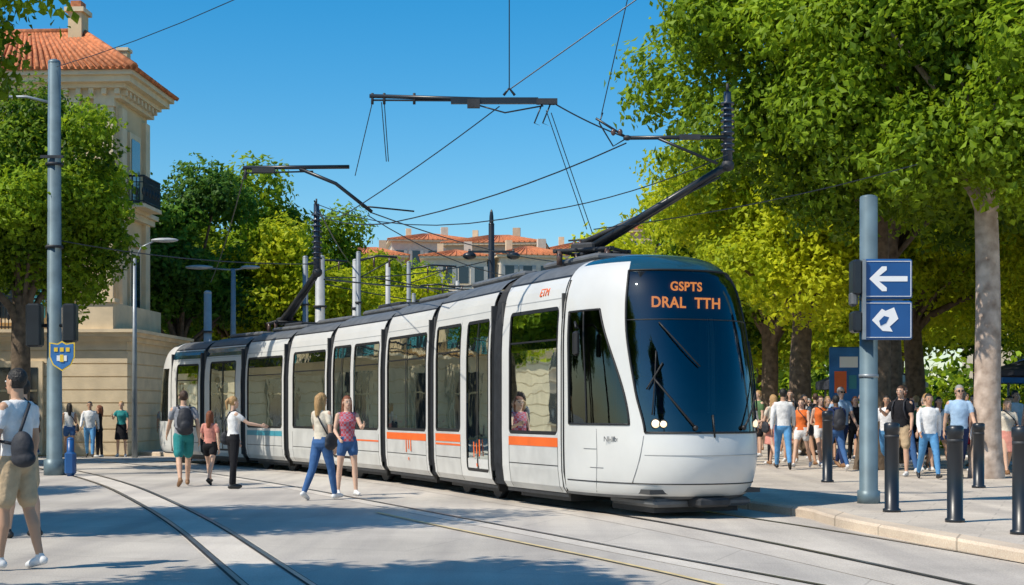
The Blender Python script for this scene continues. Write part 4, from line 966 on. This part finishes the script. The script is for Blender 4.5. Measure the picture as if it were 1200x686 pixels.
    for q,mi_,s_ in zip(post.f,post.m,post.sm): fin.f.append(tuple(i+o0 for i in q)); fin.m.append(fin.mi(post.mats[mi_])); fin.sm.append(True)
    zl=min(low); sc=H/1.75
    me=bpy.data.meshes.new(name); me.from_pydata([(x*sc,y*sc,(z-zl)*sc) for x,y,z in fin.v],[],fin.f)
    for k in fin.mats: me.materials.append(M[k])
    me.polygons.foreach_set('material_index',fin.m); me.polygons.foreach_set('use_smooth',fin.sm); me.update(); return me
def yaw(deg): return R(deg)  # 0 faces +Y (away); 90 faces -X (left); 180 faces camera; 270 faces right
W1=((24,6,2),(-20,14,2)); W2=((-18,16,2),(22,6,2)); ST=((2,2,4),(-3,2,4)); ST2=((6,4,5),(-4,4,5))
def P_(name,me,x,y,yw,z=0): return put(name,me,x,y,yaw(yw),1,z)
HV=.012
P_('man',person_mesh('man',1.80,False,((8,4,3),(-6,9,3)),((10,10,14),(-4,10,20)),'c_white','c_beige','shorts','short','h_black','short',1,'shoeW','hip',HV),-4.48,13.9,72)
P_('man',person_mesh('man',1.80,False,ST2,((5,8,15),(30,14,70)),'c_white','c_beige','shorts','short','h_black','short',0,'shoeB','shoulder',HV),-5.55,17.4,60)
P_('man',person_mesh('man',1.83,False,W2,((22,10,20),(-18,10,15)),'c_grey','c_teal','shorts','short','h_brown','short',0,'shoeT','backpack',HV),-6.2,29.0,20)
P_('girl',person_mesh('girl',1.45,True,W1,((10,12,60),(-10,10,10)),'c_pink','c_black','short_shorts','short','h_red','long',2,'shoeB',None,HV),-5.82,29.6,-10)
P_('woman',person_mesh('woman',1.69,True,ST2,((8,8,20),(50,18,30)),'c_white','c_black','pants','short','h_blond','pony',2,'shoeB','shoulder',HV),-5.1,28.1,-60)
P_('woman',person_mesh('woman',1.72,True,((-14,14,2),(16,5,2)),((20,12,75),(-5,10,20)),'c_cream','c_jean','pants','short','h_blond','long',0,'shoeW','shoulderR',HV),-3.05,24.6,-35)
P_('woman',person_mesh('woman',1.68,True,ST2,((35,12,70),(10,14,50)),'c_check','c_jean','short_shorts','none','h_red','long',2,'shoeW',None,HV),-2.78,25.9,200)
cfg=[
 dict(fem=False,legs=W1,arms=((-18,8,10),(20,8,25)),top='c_white',bottom='c_ljean',sleeve='long',hair='h_black',skin=1,shoe='shoeB'),
 dict(fem=True,legs=W2,arms=((15,8,20),(-15,8,15)),top='c_orange',bottom='c_white',bstyle='short_shorts',sleeve='none',hair='h_brown',hstyle='long',skin=2,bag='shoulder'),
 dict(fem=True,legs=ST,arms=((8,8,15),(40,10,80)),top='c_teal',bottom='c_black',bstyle='skirt',sleeve='short',hair='h_blond',hstyle='pony'),
 dict(fem=False,legs=ST2,arms=((5,10,15),(35,12,75)),top='c_black',bottom='c_beige',bstyle='shorts',hair='h_brown',skin=0,bag='backpack'),
 dict(fem=True,legs=W1,arms=((20,8,20),(-15,8,10)),top='c_white',bottom='c_jean',bstyle='short_shorts',sleeve='none',hair='h_black',hstyle='long',skin=1,shoe='shoeT',bag='shoulderR'),
 dict(fem=False,legs=W2,arms=((18,8,20),(-18,8,10)),top='c_ltblue',bottom='c_navy',hair='h_grey',skin=0,shoe='shoeT',glasses=True),
 dict(fem=True,legs=ST2,arms=((10,8,50),(10,8,50)),top='c_red',bottom='c_red',bstyle='dress',sleeve='none',hair='h_brown',hstyle='bun',skin=2,shoe='shoeT'),
 dict(fem=False,legs=W1,arms=((-15,8,10),(15,8,15)),top='c_navy',bottom='c_jean',hair='h_black',skin=3,bag='backpack'),
 dict(fem=True,legs=ST,arms=((5,8,10),(5,8,10)),top='c_black',bottom='c_black',sleeve='short',hair='h_red',hstyle='long',skin=0),
 dict(fem=False,legs=ST,arms=((0,8,10),(60,14,60)),top='c_green',bottom='c_black',bstyle='shorts',hair='h_blond',skin=2),
 dict(fem=True,legs=W2,arms=((10,10,70),(-10,8,15)),top='c_cream',bottom='c_pink',bstyle='skirt',hair='h_blond',hstyle='long',skin=2,shoe='shoeT',bag='shoulder'),
 dict(fem=False,legs=W2,arms=((15,8,60),(-10,8,15)),top='c_grey',bottom='c_navy',bstyle='shorts',hair='h_brown',skin=1)]
PM=[person_mesh('pedestrian',1.66 if c['fem'] else 1.78,vox=.018,**c) for c in cfg]
def ped(i,x,y,yw,s=1,z=.122):
    o=P_('woman' if cfg[i]['fem'] else 'man',PM[i],x,y,yw,z); o.scale=(s,s,s)
for (i,x,y,yw) in ((0,6.0,34,-15),(1,6.6,35,160),(10,5.55,38.5,150),(4,6.95,36.5,190),(6,7.3,40,170),(2,7.6,37,200),(3,8.1,41,20),(9,6.9,43,120),(8,8.6,38.5,170),(11,7.9,44,60),(1,9.0,44,220),(5,9.6,46,180),(7,5.6,44,200),
    (2,8.4,36.2,30),
    (5,8.62,29.6,185),(0,8.15,33.4,170),(3,9.0,35.6,150),(4,9.5,34.2,190),(7,8.1,31.8,200),(8,10.3,33.0,170),(6,10.7,35.6,150),(10,11.2,37.3,190),(11,10.9,31.9,210),(1,11.4,33.6,170),(9,10.2,38.8,60),(2,11.9,36.2,180),(0,12.7,39.2,200),(4,12.6,36.0,160),(5,11.0,41,20),(3,12.2,42,190),(8,13.3,41,100),(7,14,43,180),(10,13.8,38.5,240),(6,9.9,42,190),(11,9.2,40.4,140),(1,14.8,40.8,180),(9,15.5,45,90),(0,10.4,45,180),
    (2,12.0,47,30),(4,14.5,48,30),(5,16.5,49,160),(3,6.4,48,180),(6,8,50,20),(8,7.3,52,180),(1,16,42,170),
    (3,7.75,30.6,150),(0,7.95,29.3,190),(0,5.3,36.6,200),(8,6.35,37.4,30),(3,7.0,38.6,160),(5,7.45,34.8,200),(0,6.3,41,160),(7,7.0,33.2,15),(4,8.2,39.5,170),(9,5.9,40.5,170),(5,8.3,43,190),(7,9.4,37.2,200),(0,9.9,36.4,10),(10,10.0,31.0,170),(2,10.6,33.9,200),(7,12.2,34.4,190),(5,12.0,32.3,170),(3,11.6,39.5,180),(1,10.9,42.5,160),(11,13.3,36.8,180),(0,13.0,44,190),(6,14.2,35.4,180),(8,11.5,44.2,180),
    (10,6.15,36.2,20),(1,7.15,35.6,190),(4,5.75,42,180),(2,6.8,46,160),(6,10.2,40.2,20),(0,11.5,35.1,190),(3,12.9,33.2,170),(1,9.8,32.2,160),(9,8.9,33.0,30),(4,10.6,30.2,190)):
    ped(i,x,y,yw+random.uniform(-15,15),random.uniform(.93,1.05))
for (i,x,y,yw) in ((8,-14.0,48,170),(4,-13.4,46.5,20),(7,-14.6,46.6,150),(0,-12.7,46.2,190),(8,-12.5,46.5,90),(2,-11.9,46.8,180),(11,-11.3,50,200),(10,-15.4,46,90)):
    ped(i,x,y,yw,random.uniform(.95,1.03),0)
for (mi_,u,l,i,yw) in ((0,1.3,-.2,1,100),(0,1.9,.3,7,60),(2,1.0,.1,5,120),(2,2.4,-.3,8,90),(4,1.2,.2,0,150),(6,1.5,0,2,90),(8,1.0,.2,11,90)):
    n,Pm,dm,Lg,hh=mods[mi_]; q=mkT(Pm,dm)(u,l,.37)-Vector(TO); o=bpy.data.objects.new('passenger',PM[i]); o.location=q; o.rotation_euler=(0,0,R(yw)); scene.collection.objects.link(o); o.parent=tram
print('objects',len(bpy.data.objects))
